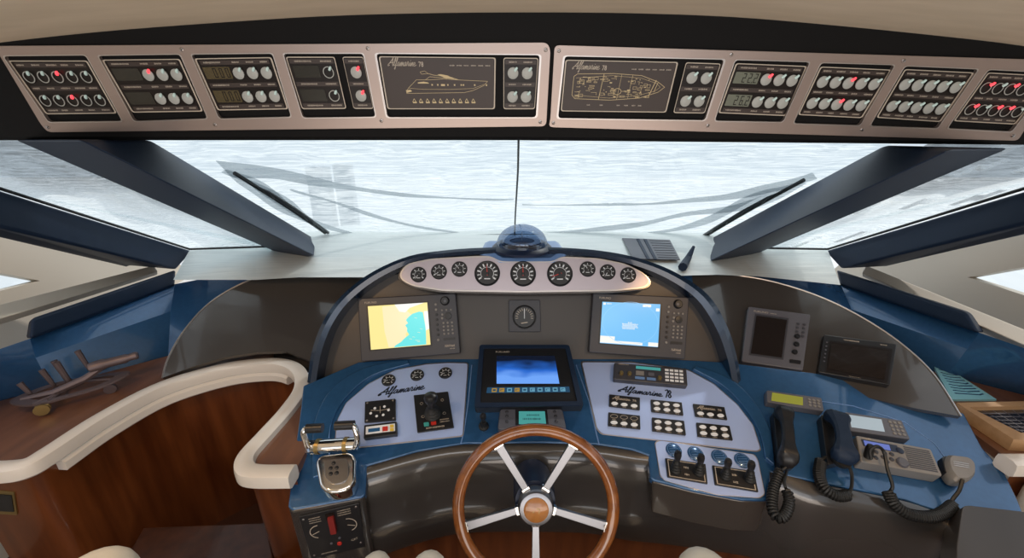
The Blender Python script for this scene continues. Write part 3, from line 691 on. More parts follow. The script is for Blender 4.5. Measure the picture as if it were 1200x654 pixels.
# desk groove lines (raised border around the centre of the desk)
for pts in ([(553, 428), (549, 470), (544, 505), (540, 520)], [(675, 428), (690, 470), (698, 505), (702, 521)], [(905, 462), (1000, 476), (1060, 495), (1095, 520), (1125, 560)]):
    MB().tube([PD.hit(*p, .0) for p in pts], .0022, 6).build('moulded_ridge', M['bluepale'], con)
# knee pad at the right lower corner
mb = MB().prism(PD, rnd([(1128, 594), (1134, 592), (1205, 600), (1260, 680), (1120, 680), (1121, 640)], 5), -.02, .05); mb.build('corner_box', M['brownm'], con, bevel=.01)

def band(o_, i_):
    o_ = [tuple(p)[:2] for p in smooth([V((*p, 0)) for p in o_], 5)]; i_ = [tuple(p)[:2] for p in smooth([V((*p, 0)) for p in i_], 5)]
    MB().prism(PD, o_ + i_[::-1], -.004, .009).build('raised_moulding', M['blue'], con, bevel=.004)
band([(366, 560), (366, 510), (374, 478), (394, 450), (430, 430), (478, 421)], [(388, 552), (386, 512), (392, 486), (408, 462), (436, 440), (480, 426)])
band([(815, 428), (856, 444), (884, 470), (903, 505), (908, 545)], [(812, 432), (845, 450), (870, 474), (890, 506), (897, 536)])
# silver panels with a metal edge
def silver(pts, name, r=3):
    q = rnd(pts, r); c = (sum(p[0] for p in q) / len(q), sum(p[1] for p in q) / len(q)); g = [(c[0] + (x - c[0]) * 1.016, c[1] + (y - c[1]) * 1.03) for x, y in q]
    o = MB().prism(PD, g, 0, .003).build(name, M['edge'], con, bevel=.001)
    MB().prism(PD, q, .003, .0045).build('painted_face', M['silver'], o)
    return o
silver([(423, 523), (542, 510), (548, 426), (525, 425.5), (500, 427), (463, 434), (432, 450), (406, 472), (395.5, 492.6), (392, 527)], 'switch_plate')
silver([(682, 424.7), (740, 425), (806.6, 434), (836, 450), (863.5, 474), (882, 498), (891, 526), (887, 528), (706, 508), (700, 502)], 'switch_plate')
silver([(768, 519), (774, 516.5), (884, 533), (888, 540), (896, 579), (890, 583), (841, 579.5), (780, 563), (774, 557)], 'switch_plate')
H0 = .0046
mb = MB(); script(mb, PD, 'Alfamarine', (446, 463.5), (497, 456), H0, .10, .78); mb.build('lettering', M['ink'], con)
mb = MB(); script(mb, PD, 'Alfamarine', (727, 459), (776, 465), H0, .10, .7); script(mb, PD, '78', (779, 465.5), (787, 466.3), H0, .15, 1.35); mb.build('lettering', M['ink'], con)

# ---------------------------------------------------------------- gauges
def gauge(pl, x, y, r, label, needle=None, h=.004, major=True, name='gauge', cat='gauge', group=None, bez='chrome', nm='red'):
    c = pl.hit(x, y, h); root = thing(name, label, cat, c, group)
    MB().lathe(c, pl.n, [(r * .86, -.003), (r, -.003), (r, .004), (r * .93, .007), (r * .86, .005), (r * .86, -.003)], 32).build('bezel', M[bez], root, sm=True)
    MB().lathe(c, pl.n, [(.0001, -.002), (r * .87, -.002), (r * .87, .002), (.0001, .002)], 32).build('dial', M['plastic'], root, sm=False)
    mb = MB(); n = 11 if major else 7
    for i in range(n):
        a = R(215 - 250 * i / (n - 1)); d = pl.u * math.cos(a) + pl.v * math.sin(a)
        mb.stroke([c + pl.n * .0022 + d * r * .60, c + pl.n * .0022 + d * r * .76], pl.n, r * (.07 if i % 2 else .11))
    for i in range(24):
        a = R(215 - 250 * i / 24); a2 = R(215 - 250 * (i + 1) / 24)
        mb.stroke([c + pl.n * .0022 + (pl.u * math.cos(t) + pl.v * math.sin(t)) * r * .5 for t in (a, a2)], pl.n, r * .035)
    mb.stroke([c + pl.n * .0022 - pl.u * r * .2 - pl.v * r * .42, c + pl.n * .0022 + pl.u * r * .2 - pl.v * r * .42], pl.n, r * .08)
    mb.build('dial_marks', M['white'], root)
    if needle is not None:
        a = R(needle); d = pl.u * math.cos(a) + pl.v * math.sin(a); e = pl.n.cross(d)
        p0 = c + pl.n * .0032
        MB().loft([[p0 - d * r * .15 - e * r * .05, p0 + d * r * .68 - e * r * .015, p0 + d * r * .68 + e * r * .015, p0 - d * r * .15 + e * r * .05], [q + pl.n * .0006 for q in [p0 - d * r * .15 - e * r * .05, p0 + d * r * .68 - e * r * .015, p0 + d * r * .68 + e * r * .015, p0 - d * r * .15 + e * r * .05]]]).build('needle', M[nm], root)
        MB().lathe(c, pl.n, [(.0001, .0025), (r * .13, .0025), (r * .11, .005), (.0001, .0052)], 14).build('needle_cap', M['plastic'], root, sm=True)
    return root
pxr = lambda r: r / 480 * 1.66
gauge(PR, 571, 320.5, pxr(15), 'large round gauge left of centre under the compass', 95, bez='plastic')
gauge(PR, 613, 321, pxr(15), 'large round gauge directly under the compass dome', 92, bez='plastic')
gauge(PR, 656, 321, pxr(15), 'large round gauge right of centre with needle low on the left', 200, bez='plastic')
for x, y, l, nd in ((490.5, 322, 'small gauge at the far left tip of the silver fascia', 230), (514.5, 318.5, 'small gauge second from the left tip of the silver fascia', 220), (538.5, 315.5, 'small gauge just left of the three large gauges', 130),
                (688.5, 315.5, 'small gauge just right of the three large gauges', 120), (712, 319, 'small gauge second from the right tip of the silver fascia', 235), (736, 322.5, 'small gauge at the far right tip of the silver fascia', 225)):
    gauge(PR, x, y, pxr(9.2), l, nd, major=False, bez='plastic', nm='white')
for x, y, l in ((455.5, 446, 'leftmost of three small gauges above the left lettering'), (489, 440, 'middle of three small gauges above the left lettering'), (522, 437.5, 'rightmost of three small gauges above the joystick plate')):
    gauge(PD, x, y, .0265, l, 200, h=.0046, major=False, bez='plastic', nm='white')
# rudder indicator on square plate
root = thing('rudder_indicator', 'square black rudder indicator at the centre of the bronze panel', 'gauge', PM.hit(614, 389))
MB().prism(PM, rnd([(596, 351.5), (633, 351.5), (634, 389), (596, 389)], 2), 0, .012).build('housing', M['dgrey'], root, bevel=.003)
c = PM.hit(614.5, 371.5, .012)
MB().lathe(c, PM.n, [(.042, 0), (.049, 0), (.049, .004), (.045, .006), (.042, .004), (.042, 0)], 32).build('bezel', M['plastic'], root, sm=True)
MB().lathe(c, PM.n, [(.0001, 0), (.043, 0), (.043, .0015), (.0001, .0015)], 32).build('dial', M['plastic'], root)
mb = MB()
for i in range(13):
    a = R(-10 + 200 * i / 12); d = PM.u * math.cos(a) + PM.v * math.sin(a); mb.stroke([c + PM.n * .0018 + d * .027, c + PM.n * .0018 + d * .036], PM.n, .0022)
mb.stroke([c + PM.n * .0018 + V((-.012, 0, 0)) - PM.v * .026, c + PM.n * .0018 + V((.012, 0, 0)) - PM.v * .022], PM.n, .004)
mb.build('dial_marks', M['print'], root)
mb = MB(); mb.stroke([c + PM.n * .003 - PM.v * .006, c + PM.n * .003 + PM.v * .032], PM.n, .003, .0008); mb.build('needle', M['white'], root)

# ---------------------------------------------------------------- chart plotters
def plotter(label, q, s, kind):
    root = thing('chart_plotter', label, 'chart plotter', PM.hit(*mixq(q, .5, 1)))
    MB().prism(PM, rnd(q, 2.5), 0, .03).build('housing', M['dgrey'], root, bevel=.005, seg=3)
    H = .0305
    MB().prism(PM, [mixq(s, -.03, -.03), mixq(s, 1.03, -.03), mixq(s, 1.03, 1.03), mixq(s, -.03, 1.03)], .030, .0306).build('screen_bezel', M['plastic'], root)
    if kind == 'chart':
        sc1 = MB().prism(PM, s, .0306, .0311).build('screen', M['s_land'], root)
        MB().prism(PM, [mixq(s, *p) for p in ((.24, .03), (.52, .02), (.62, .12), (.75, .3), (.72, .5), (.60, .7), (.62, .98), (.3, .98), (.25, .6))], .0311, .0313).build('chart_shallows', M['s_pale'], sc1)
        rg = random.Random(3); coast = [(.97, .24), (.86, .20), (.74, .24), (.66, .32), (.62, .38), (.65, .45), (.61, .5), (.64, .57), (.62, .64), (.66, .72), (.58, .8), (.50, .88), (.42, .94), (.38, .99), (.93, .985), (.94, .6), (.92, .22)]
        MB().prism(PM, [mixq(s, u + rg.uniform(-.008, .008), v) for u, v in coast[1:]], .0313, .0316).build('chart_sea', M['s_sea'], sc1)
        m2 = MB(); m2.prism(PM, [mixq(s, *p) for p in ((.45, .0), (.95, .0), (.7, .1), (.62, .2), (.52, .17))], .0313, .0315)
        m2.prism(PM, [mixq(s, *p) for p in ((.93, .2), (1, .2), (1, .62), (.94, .66))], .0316, .0318); m2.build('chart_margin', M['s_white'], sc1)
        m2 = MB(); m2.prism(PM, subq(s, .52, .6, .56, .63), .0316, .0318)
        for i in range(9): u, v = rg.uniform(.5, .9), rg.uniform(.3, .95); m2.stroke([PM.hit(*mixq(s, u, v), .0318), PM.hit(*mixq(s, u + .04, v + .01), .0318)], PM.n, .0012)
        m2.build('chart_marks', M['s_pale'], sc1)
    else:
        sc1 = MB().prism(PM, s, .0306, .0311).build('screen', M['s_blue'], root)
        m2 = MB(); P = [PM.hit(*mixq(s, .5 + .48 * math.cos(t * math.pi / 20), .48 + .5 * math.sin(t * math.pi / 20)), .0313) for t in range(41)]; m2.stroke(P, PM.n, .0014); m2.build('radar_ring', M['s_ring'], sc1)
        m2 = MB(); m2.prism(PM, subq(s, .0, .82, .25, .985), .0311, .0314); m2.prism(PM, subq(s, .25, .92, .73, .985), .0311, .0314); m2.prism(PM, subq(s, .83, .90, 1, .99), .0311, .0314)
        m2.prism(PM, subq(s, .70, .02, .84, .08), .0311, .0314); m2.prism(PM, subq(s, .93, .1, .99, .17), .0311, .0314); m2.prism(PM, subq(s, .02, .02, .06, .07), .0311, .0314)
        for i, (a, b) in enumerate(((.46, .53), (.36, .64), (.37, .63), (.36, .65), (.37, .58))): words(m2, PM, s, a, b, .47 + .035 * i, .0048, .0314)
        words(m2, PM, s, .08, .17, .04, .005, .0314)
        m2.build('screen_text', M['s_white'], sc1)
    # controls, measured across the strip right of the screen
    def U(x, y): return mixq(q, x, y)
    def key(u, v, r, nm='key', mt='mgrey', hh=.004):
        MB().lathe(PM.hit(*U(u, v), .03), PM.n, [(.0001, 0), (r, 0), (r, hh * .7), (r * .8, hh), (.0001, hh)], 14).build(nm, M[mt], root, sm=True)
    k = MB().lathe(PM.hit(*U(.885, .12), .03), PM.n, [(.0001, 0), (.019, 0), (.018, .006), (.014, .012), (.0001, .012)], 20).build('dial_knob', M['plastic'], root, sm=True)
    MB().lathe(PM.hit(*U(.885, .12), .043), PM.n, [(.0001, 0), (.006, 0), (.006, .001), (.0001, .001)], 10).build('knob_dimple', M['mgrey'], k)
    MB().lathe(PM.hit(*U(.905, .37), .03), PM.n, [(.0001, 0), (.015, 0), (.014, .004), (.0001, .005)], 18).build('cursor_pad', M['plastic'], root, sm=True)
    for i in range(8): key(.79, .17 + .083 * i, .0052, mt='plastic' if 1 < i < 7 else 'lgrey')
    for i in range(3): key(.85 + .045 * i, .27, .0042, mt='lgrey')
    key(.85, .34, .005, mt='lgrey'); key(.845, .40, .005, mt='lgrey')
    for r_ in range(4):
        for i in range(3): key(.855 + .043 * i, .48 + .06 * r_, .0046, mt='lgrey')
    m2 = MB().prism(PM, subq(q, .84, .73, .96, .77), .03, .033); m2.build('brilliance_key', M['plastic'], root)
    m2 = MB(); text(m2, PM, 'FURUNO', U(.07, .095), U(.19, .095), .0305, 1.0)
    text(m2, PM, 'NAV', U(.85, .88), U(.905, .88), .0305, 1.3, .2); text(m2, PM, 'net', U(.908, .88), U(.95, .88), .0305, 1.2, .2)
    words(m2, PM, q, .90, .95, .91, .0035, .0305)
    m2.build('lettering', M['print'], root)
    return root
plotter('chart plotter showing a yellow and cyan sea chart', [(419, 349.6), (534, 343.5), (539.5, 414), (423, 424)], [(431, 359), (500.6, 354.5), (504.5, 404), (434.7, 410)], 'chart')
plotter('chart plotter showing a plain light blue screen', [(695, 343), (808, 348.5), (803, 421), (690, 413)], [(706, 353.6), (774, 356.6), (771, 407), (703, 402)], 'radar')

# generic flat device builder
def device(name, label, cat, pl, q, h, body='dgrey', r=2, bev=.004):
    root = thing(name, label, cat, pl.hit(*mixq(q, .5, 1)))
    MB().prism(pl, rnd(q, r), 0, h).build('housing', M[body], root, bevel=bev, seg=3)
    return root
def face(root, pl, q, h, m, name='screen', t=.001, r=0): return MB().prism(pl, rnd(q, r) if r else q, h, h + t).build(name, M[m], root)
def keys(root, pl, pts, h, r, m='lgrey', name='key', hh=.003, flat=1):
    for x, y in pts: MB().lathe(pl.hit(x, y, h), pl.n, [(.0001, 0), (r, 0), (r, hh * .7), (r * .8, hh), (.0001, hh)], 14).build(name, M[m], root, sm=True)
# right wing: radar display and television
q = [(877, 359), (950, 368.5), (941, 433.6), (869, 423.5)]
d = device('radar_display', 'grey radar display switched off on the right bronze wing', 'display', PRW, q, .03, 'mgrey')
s = [(886.6, 370), (922, 375), (916, 419), (880, 414)]
face(d, PRW, [mixq(s, -.06, -.05), mixq(s, 1.06, -.05), mixq(s, 1.06, 1.05), mixq(s, -.06, 1.05)], .03, 'dgrey', 'screen_bezel'); face(d, PRW, s, .031, 'glassblk')
keys(d, PRW, [(934, 394.7), (933, 404), (931, 413)], .03, .0105, 'plastic', 'dial_knob', .01)
keys(d, PRW, [mixq(q, u, v) for u in (.82, .92) for v in (.2, .27, .34, .41)], .03, .0058, 'dgrey', hh=.004)
face(d, PRW, subq(q, .77, .84, .95, .90), .03, 'plastic', 'power_key', .003, 1)
m2 = MB(); text(m2, PRW, 'FURUNO', mixq(q, .1, .085), mixq(q, .33, .085), .0305, 1); words(m2, PRW, q, .36, .46, .075, .004, .0306); m2.build('lettering', M['print'], d)
q = [(965.5, 392), (1051, 403), (1043.5, 451), (959, 436)]
d = device('television', 'small black television switched off at the right end of the bronze wing', 'television', PRW, q, .028, 'plastic')
face(d, PRW, [(972, 399), (1046, 409), (1040, 449), (968, 435)], .028, 'board', 'screen_bezel', .0015, 1)
face(d, PRW, [(974.5, 402), (1041, 411), (1036.5, 445), (970.5, 432)], .0296, 'glassblk')
keys(d, PRW, [mixq(q, .055, .2 + .1 * i) for i in range(6)], .028, .003, 'mgrey')
m2 = MB(); words(m2, PRW, q, .28, .5, .07, .005, .0286); words(m2, PRW, q, .78, .88, .07, .005, .0286); words(m2, PRW, q, .42, .6, .955, .005, .0286); m2.build('lettering', M['print'], d)

# centre monitor on the desk
A_, B_ = PD.hit(615, 476, .045), PM.hit(615, 405, .05)
PQ = plane3(A_, A_ + V((1, 0, 0)), B_)
q = [(562, 404), (667, 404), (684, 475), (556, 477)]
d = thing('monitor', 'black monitor above the wheel showing a deep blue picture', 'monitor', PD.hit(615, 480))
MB().prism(PQ, rnd(q, 3), -.05, 0).build('housing', M['plastic'], d, bevel=.006, seg=3)
MB().ringq(PQ, rnd(q, 3), rnd(subq(q, .05, .05, .95, .93), 2), 0, .006).build('raised_frame', M['navy'], d, bevel=.002)
s = [(582, 417), (650, 417), (655.5, 449.5), (582, 449.5)]
face(d, PQ, s, .0005, 's_sonar')
ib = [(571, 454), (667, 453), (668, 459.5), (570, 460.5)]
ibo = face(d, PQ, ib, .0005, 's_icon', 'icon_bar')
for i in range(10):
    z = subq(ib, .06 + .092 * i, .15, .06 + .092 * i + .06, .85)
    m2 = MB(); m2.ringq(PQ, z, subq(z, .2, .25, .8, .75), .0015, .0022); m2.prism(PQ, subq(z, .35, .4, .9, .7), .0015, .0022) if i % 2 else None
    m2.build('icon', M['s_icony' if i in (0, 1, 3) else 's_iconw'], ibo)
m2 = MB(); text(m2, PQ, 'FURUNO', (581, 413.5), (597, 413.2), .0008, .8); m2.build('lettering', M['print'], d)
# autopilot display under the monitor
q = [(586, 479), (659, 479), (664, 503), (583, 503)]
d = device('autopilot_display', 'grey autopilot display with green screen under the monitor', 'display', PD, q, .025, 'mgrey', 4)
face(d, PD, [(604, 480), (641, 480), (643, 499), (604, 499)], .025, 'plastic', 'screen_bezel'); sc1 = face(d, PD, [(608, 482), (638.5, 482), (640, 497), (608, 497)], .026, 's_green')
m2 = MB(); s = [(608, 482), (638.5, 482), (640, 497), (608, 497)]; words(m2, PD, s, .3, .8, .3, .006, .0275); words(m2, PD, s, .15, .85, .6, .007, .0275); m2.build('screen_text', M['ink'], sc1)
keys(d, PD, [(594, y) for y in (483, 488, 494)] + [(650, 483), (651, 488), (652, 494)], .025, .006, 'dgrey')
# small toggle joystick left of it
d = thing('steering_toggle', 'small black steering toggle left of the autopilot display', 'joystick', PD.hit(567, 502))
c = PD.hit(567, 500)
MB().lathe(c, PD.n, [(.0001, 0), (.018, 0), (.018, .006), (.012, .012), (.010, .03), (.0001, .03)], 18).build('boot', M['rubber'], d, sm=True)
MB().lathe(c + PD.n * .028, PD.n, [(.0001, 0), (.006, 0), (.006, .02), (.011, .03), (.011, .042), (.006, .05), (.0001, .05)], 16).build('lever', M['plastic'], d, sm=True)

# left plate: key panel, alarm unit, joystick
q = [(427.6, 470.6), (463.4, 467), (464, 492), (427, 495)]
d = device('key_panel', 'square black panel of six white round keys on the left silver plate', 'control panel', PD.off(.0045), q, .008, 'plastic', 1, .002)
keys(d, PD, [mixq(q, u, v) for u, v in ((.33, .38), (.64, .34), (.2, .6), (.77, .52), (.39, .76), (.6, .73))], .0125, .0048, 'white')
keys(d, PD, [mixq(q, u, v) for u, v in ((.08, .08), (.92, .08), (.92, .92), (.08, .92))], .0125, .0035, 'screw', 'screw', .0015)
m2 = MB(); P_ = [PD.hit(*mixq(q, *p), .0128) for p in ((.2, .45), (.5, .5), (.8, .45))]; m2.stroke(P_, PD.n, .0014); m2.stroke([PD.hit(*mixq(q, .5, .3), .0128), PD.hit(*mixq(q, .5, .62), .0128)], PD.n, .0014); m2.build('printed_marks', M['print'], d)
q = [(426.5, 498), (465, 493.5), (465.5, 509), (426, 514)]
d = device('alarm_unit', 'white-faced alarm unit with red and yellow keys below the square key panel', 'control panel', PD.off(.0045), q, .016, 'plastic', 1.5, .003)
z = subq(q, .06, .16, .94, .72); face(d, PD, z, .0205, 'white', 'face_plate')
s = subq(z, .08, .3, .48, .75); face(d, PD, s, .0216, 's_icon', 'display'); face(d, PD, subq(z, .57, .25, .75, .8), .0216, 'red', 'red_key', .003)
for v in (.1, .58): face(d, PD, subq(z, .83, v, .95, v + .34), .0216, 'yellow', 'yellow_key', .003)
q = [(484.6, 463), (525, 458.6), (532, 501), (489, 507)]
d = device('joystick', 'black joystick with round knob on a tall black plate', 'joystick', PD.off(.0045), q, .006, 'plastic', 1, .002)
face(d, PD, subq(q, .2, .76, .34, .86), .0105, 'green', 'green_key', .003, .8); face(d, PD, subq(q, .40, .75, .54, .85), .0105, 'red', 'red_key', .003, .8)
m2 = MB(); words(m2, PD, q, .64, .92, .74, .004, .0108); words(m2, PD, q, .64, .92, .80, .004, .0108); words(m2, PD, q, .25, .75, .92, .006, .0108)
for u, v in ((.2, .25), (.8, .22), (.2, .6), (.8, .58)):
    cc = PD.hit(*mixq(q, u, v), .0108); m2.stroke([cc + (PD.u * math.cos(t * .785) + PD.v * math.sin(t * .785)) * .005 for t in range(9)], PD.n, .001)
m2.build('printed_marks', M['print'], d)
c = PD.hit(507.5, 486, .0105)
MB().lathe(c, PD.n, [(.0001, 0), (.030, 0), (.031, .008), (.025, .014), (.028, .020), (.021, .026), (.023, .032), (.015, .04), (.012, .05), (.0001, .05)], 24).build('boot', M['rubber'], d, sm=True)
ax = (PD.n + PD.v * .35).normalized()
MB().lathe(c + PD.n * .045, ax, [(.0001, 0), (.011, 0), (.012, .012), (.021, .028), (.024, .04), (.021, .052), (.012, .058), (.0001, .059)], 24).build('knob', M['plastic'], d, sm=True)

# right plate: VHF radio unit and six switch blocks
q = [(719.5, 425), (805.7, 432), (806.6, 458.6), (718.5, 448.5)]
q = [(720, 424.5), (804.5, 432), (806, 452), (719, 444)]
d = device('radio', 'dark grey radio with number keypad at the top of the right silver plate', 'radio', PD.off(.0045), q, .024, 'dgrey', 2)
PD2 = PD.off(.0285)
face(d, PD2, subq(q, .30, .10, .64, .26), 0, 's_green', 'display'); face(d, PD2, subq(q, .30, .38, .41, .62), 0, 'lgrey', 'call_key', .003)
face(d, PD2, subq(q, .47, .42, .55, .6), 0, 'mgrey', 'key', .003); face(d, PD2, subq(q, .29, .72, .42, .86), 0, 'bluepale', 'key', .002); face(d, PD2, subq(q, .45, .72, .57, .86), 0, 'bluepale', 'key', .002)
keys(d, PD2, [mixq(q, .1, .66), mixq(q, .21, .64), mixq(q, .62, .74)], 0, .008, 'brass', 'dial_knob', .012)
for r_ in range(4):
    for i in range(4): face(d, PD2, subq(q, .70 + .066 * i, .12 + .2 * r_, .75 + .066 * i, .23 + .2 * r_), 0, 'white', 'number_key', .002)
m2 = MB(); words(m2, PD2, q, .06, .2, .08, .004, .0006); m2.build('lettering', M['print'], d)
SW = [([(714, 462), (750, 466), (750, 480.6), (713.6, 476)], 't', 'switch block with script title, top left of the six'), ([(762.6, 468), (799, 471.5), (801, 486.7), (763.5, 482.5)], 's', 'switch block of six white rockers, top middle of the six'),
      ([(812, 473), (849, 477), (852.5, 492), (815, 488)], 't', 'switch block with script title, top right of the six'), ([(713, 483), (750, 487), (750.6, 503), (712.7, 499)], 'o', 'switch block with three drawn ovals over three rockers, bottom left'),
      ([(764, 489), (801.7, 493), (804, 510), (764.4, 505)], 's', 'switch block of six white rockers, bottom middle of the six'), ([(816, 495), (855, 499), (859, 516), (817.6, 511.5)], 's', 'switch block of six white rockers, bottom right of the six')]
for q, kd, lb in SW:
    d = device('switch_block', lb, 'switch block', PD.off(.0045), q, .005, 'plastic', 1, .001); d['group'] = 'switch blocks on the right silver plate'
    def oval(u, v, m='white', ring=False):
        c = PD.hit(*mixq(q, u, v), .0098); P_ = [c + PD.u * math.cos(t * .5236) * .0128 + PD.v * math.sin(t * .5236) * .0075 for t in range(12)]
        if ring: MB().stroke(P_ + P_[:1], PD.n, .0012).build('oval_mark', M['print'], d)
        else: MB().loft([P_, [c + (p - c) * .8 + PD.n * .003 for p in P_]]).build('rocker', M[m], d)
    for u in (.18, .49, .81):
        if kd == 's': oval(u, .28)
        if kd == 'o': oval(u, .26, ring=True)
        oval(u, .72)
    m2 = MB()
    if kd == 't': script(m2, PD, 'Alfamarine', mixq(q, .14, .36), mixq(q, .68, .36), .0100, .1, .9); text(m2, PD, '78', mixq(q, .76, .38), mixq(q, .88, .38), .0100, .9)
    else:
        for u in (.12, .43, .75): words(m2, PD, q, u, u + .13, .5, .0025, .0100)
    for u in (.12, .43, .75): words(m2, PD, q, u, u + .13, .93, .0025, .0100)
    m2.build('printed_marks', M['print'], d)
# lever pod: four round badges, two boot plates with two levers each
for i, (x, y) in enumerate(((789.5, 528), (815, 532), (843, 536), (870, 540))):
    c = PD.hit(x, y, .0046); r = .026
    d = thing('round_badge', 'dark blue round dial cover, number'.replace(', number', '') + (' at the left end of the lever pod', ' second from left on the lever pod', ' third from left on the lever pod', ' at the right end of the lever pod')[i], 'dial cover', c, 'round dial covers on the lever pod')
    MB().lathe(c, PD.n, [(.0001, 0), (r, 0), (r, .002), (r * .9, .004), (.0001, .0042)], 28).build('cap', M['blue'], d, sm=True)
    m2 = MB(); m2.stroke([c + PD.n * .0044 + (PD.u * math.cos(t * .2618) + PD.v * math.sin(t * .2618)) * r * .82 for t in range(25)], PD.n, .0012)
    for k in range(4): m2.stroke([c + PD.n * .0044 + PD.v * (k - 1.5) * .008 - PD.u * .014, c + PD.n * .0044 + PD.v * (k - 1.5) * .008 + PD.u * .014], PD.n, .001)
    m2.build('printed_marks', M['bluepale'], d)
for q, lv, lb in (([(779.6, 536.5), (827, 543.6), (829.5, 567), (782.4, 559)], ((791.5, 551.5, 795, 529), (819, 554, 822, 533)), 'left'), ([(834.7, 545), (884, 552), (889, 576.6), (838, 568)], ((850, 558.5, 854, 538.5), (878.5, 562, 881, 541)), 'right')):
    d = device('lever_control', lb + ' black plate with two rubber-booted levers on the lever pod', 'lever control', PD.off(.0045), q, .006, 'plastic', 1, .002)
    m2 = MB(); m2.ringq(PD, subq(q, .05, .06, .95, .94), subq(q, .07, .09, .93, .91), .0105, .0109)
    words(m2, PD, q, .44, .56, .35, .006, .0108); words(m2, PD, q, .44, .56, .7, .006, .0108); m2.build('printed_marks', M['print'], d)
    for bx_, by_, tx_, ty_ in lv:
        c = PD.hit(bx_, by_, .0105); tip = PD.hit(tx_, ty_, .085); ax = (tip - c).normalized(); L = (tip - c).length
        o = MB().lathe(c, ax, [(.0001, -.004), (.017, -.004), (.017, .004), (.013, .008), (.0155, .013), (.012, .018), (.0135, .023), (.0105, .028), (.012, .033), (.009, .038), (.008, L * .62), (.0001, L * .62)], 18).build('boot', M['rubber'], d, sm=True)
        MB().lathe(c + ax * L * .58, ax, [(.0001, 0), (.008, 0), (.0105, L * .1), (.0115, L * .25), (.0095, L * .38), (.0001, L * .42)], 16).build('lever_knob', M['plastic'], d, sm=True)

# throttle on left box
d = thing('throttle_lever', 'chrome twin throttle with two bent handles on the left box', 'throttle', PD.hit(392, 578))
PT = PD.off(.055)
body = [(369, 541), (375, 533), (410, 529), (417, 536), (416, 560), (410, 572), (398, 577), (382, 577), (374, 570)]
MB().prism(PD, rnd(body, 6), 0, .06).build('body', M['chrome'], d, bevel=.01, seg=4)
MB().prism(PD, rnd([(379, 540), (407, 537), (409, 555), (404, 565), (390, 568), (381, 560)], 5), .06, .064).build('key_plate', M['alu'], d, bevel=.001)
keys(d, PD, [(391, 543), (387.5, 549), (394.5, 548.5), (387.5, 555.5), (394.5, 554.5)], .064, .0062, 'plastic')
MB().tube([PD.hit(361, 524, .055), PD.hit(420, 520, .055)], .022, 20).build('shaft', M['chrome'], d, sm=True)
for a in (.17, .72): 
    p = PD.hit(361, 524, .055).lerp(PD.hit(420, 520, .055), a); MB().tube([p, p + V((.012, 0, 0))], .0245, 20).build('collar', M['brass'], d, sm=True)
MB().tube(smooth([PD.hit(362, 527, .06), PD.hit(358, 516, .10), PD.hit(356, 506, .13), PD.hit(360, 502, .135), PD.hit(368, 502, .135)], 5), [.011] * 4 + [.0095] * 17, 12).build('handle', M['chrome'], d, sm=True)
MB().tube([PD.hit(359, 502.5, .135), PD.hit(378, 501.5, .135)], .0145, 14).build('grip', M['plastic'], d, sm=True)
MB().tube(smooth([PD.hit(417, 524, .06), PD.hit(419, 514, .10), PD.hit(416, 502, .13), PD.hit(411, 498.5, .135), PD.hit(404, 499, .135)], 5), [.011] * 4 + [.0095] * 17, 12).build('handle', M['chrome'], d, sm=True)
MB().tube([PD.hit(393, 499, .135), PD.hit(415, 498, .135)], .0145, 14).build('grip', M['plastic'], d, sm=True)
# engine panel on the front of the throttle box
bxl = taper(bx, .46, .05)
a, b, c_ = bxl[0][4], bxl[0][3], bxl[2][4]
PB = plane3(a, b, c_)
q = [(350, 606), (421, 590), (428, 641), (365, 656)]
d = device('engine_panel', 'black engine control panel with red lever on the front of the left box', 'control panel', PB, q, .006, 'plastic', 1, .002)
keys(d, PB, [mixq(q, u, v) for u, v in ((.06, .08), (.94, .06), (.93, .88), (.07, .92))], .006, .0035, 'screw', 'screw', .0015)
face(d, PB, subq(q, .42, .10, .55, .22), .006, 'board', 'lever_slot', .006); face(d, PB, subq(q, .44, .18, .54, .56), .006, 'dred', 'red_lever', .012, 1)
m2 = MB()
for u0, s_ in ((.26, 1), (.76, -1)):
    cc = PB.hit(*mixq(q, u0, .42), .0066)
    m2.stroke([cc + (PB.u * math.cos(R(90 + 18 * t * s_)) + PB.v * math.sin(R(90 + 18 * t * s_))) * .026 for t in range(10)], PB.n, .0022)
    m2.stroke([cc, cc - PB.u * .02 * s_ - PB.v * .008], PB.n, .0018)
for v in (.1, .15, .2): words(m2, PB, q, .14, .34, v, .003, .0066); words(m2, PB, q, .62, .85, v - .03, .003, .0066)
words(m2, PB, q, .2, .5, .93, .004, .0066); text(m2, PB, 'CAT', mixq(q, .78, .80), mixq(q, .90, .78), .0066, 1)
m2.build('printed_marks', M['print'], d)
keys(d, PB, [mixq(q, .56, .78)], .006, .007, 'red', 'red_key', .004); keys(d, PB, [mixq(q, .42, .74), mixq(q, .58, .66)], .006, .004, 'mgrey', 'indicator', .003)

# ---------------------------------------------------------------- right wing desk devices
q = [(898.5, 457), (963, 466), (966, 482), (899, 471)]
d = device('small_display', 'small grey instrument display with olive screen behind the black handset', 'display', PD, q, .03, 'mgrey', 2)
face(d, PD, [(905, 460), (941, 465.5), (941, 475), (904, 469.5)], .03, 's_olive'); keys(d, PD, [mixq(q, u, v) for u in (.76, .84, .92) for v in (.3, .5, .72)], .03, .0052, 'lgrey')
q = [(990, 482.5), (1057, 492.5), (1067, 515), (997, 505)]
d = device('small_display', 'grey instrument display with pale screen behind the speaker radio', 'display', PD, q, .03, 'mgrey', 2)
face(d, PD, [(995, 486), (1033, 491.5), (1037, 506), (998, 500.5)], .03, 's_pal2'); keys(d, PD, [mixq(q, u, v) for u in (.76, .84, .92) for v in (.2, .4, .6, .8)], .03, .0052, 'lgrey')
q = [(1003, 510), (1091, 526), (1105, 558), (1009, 541)]
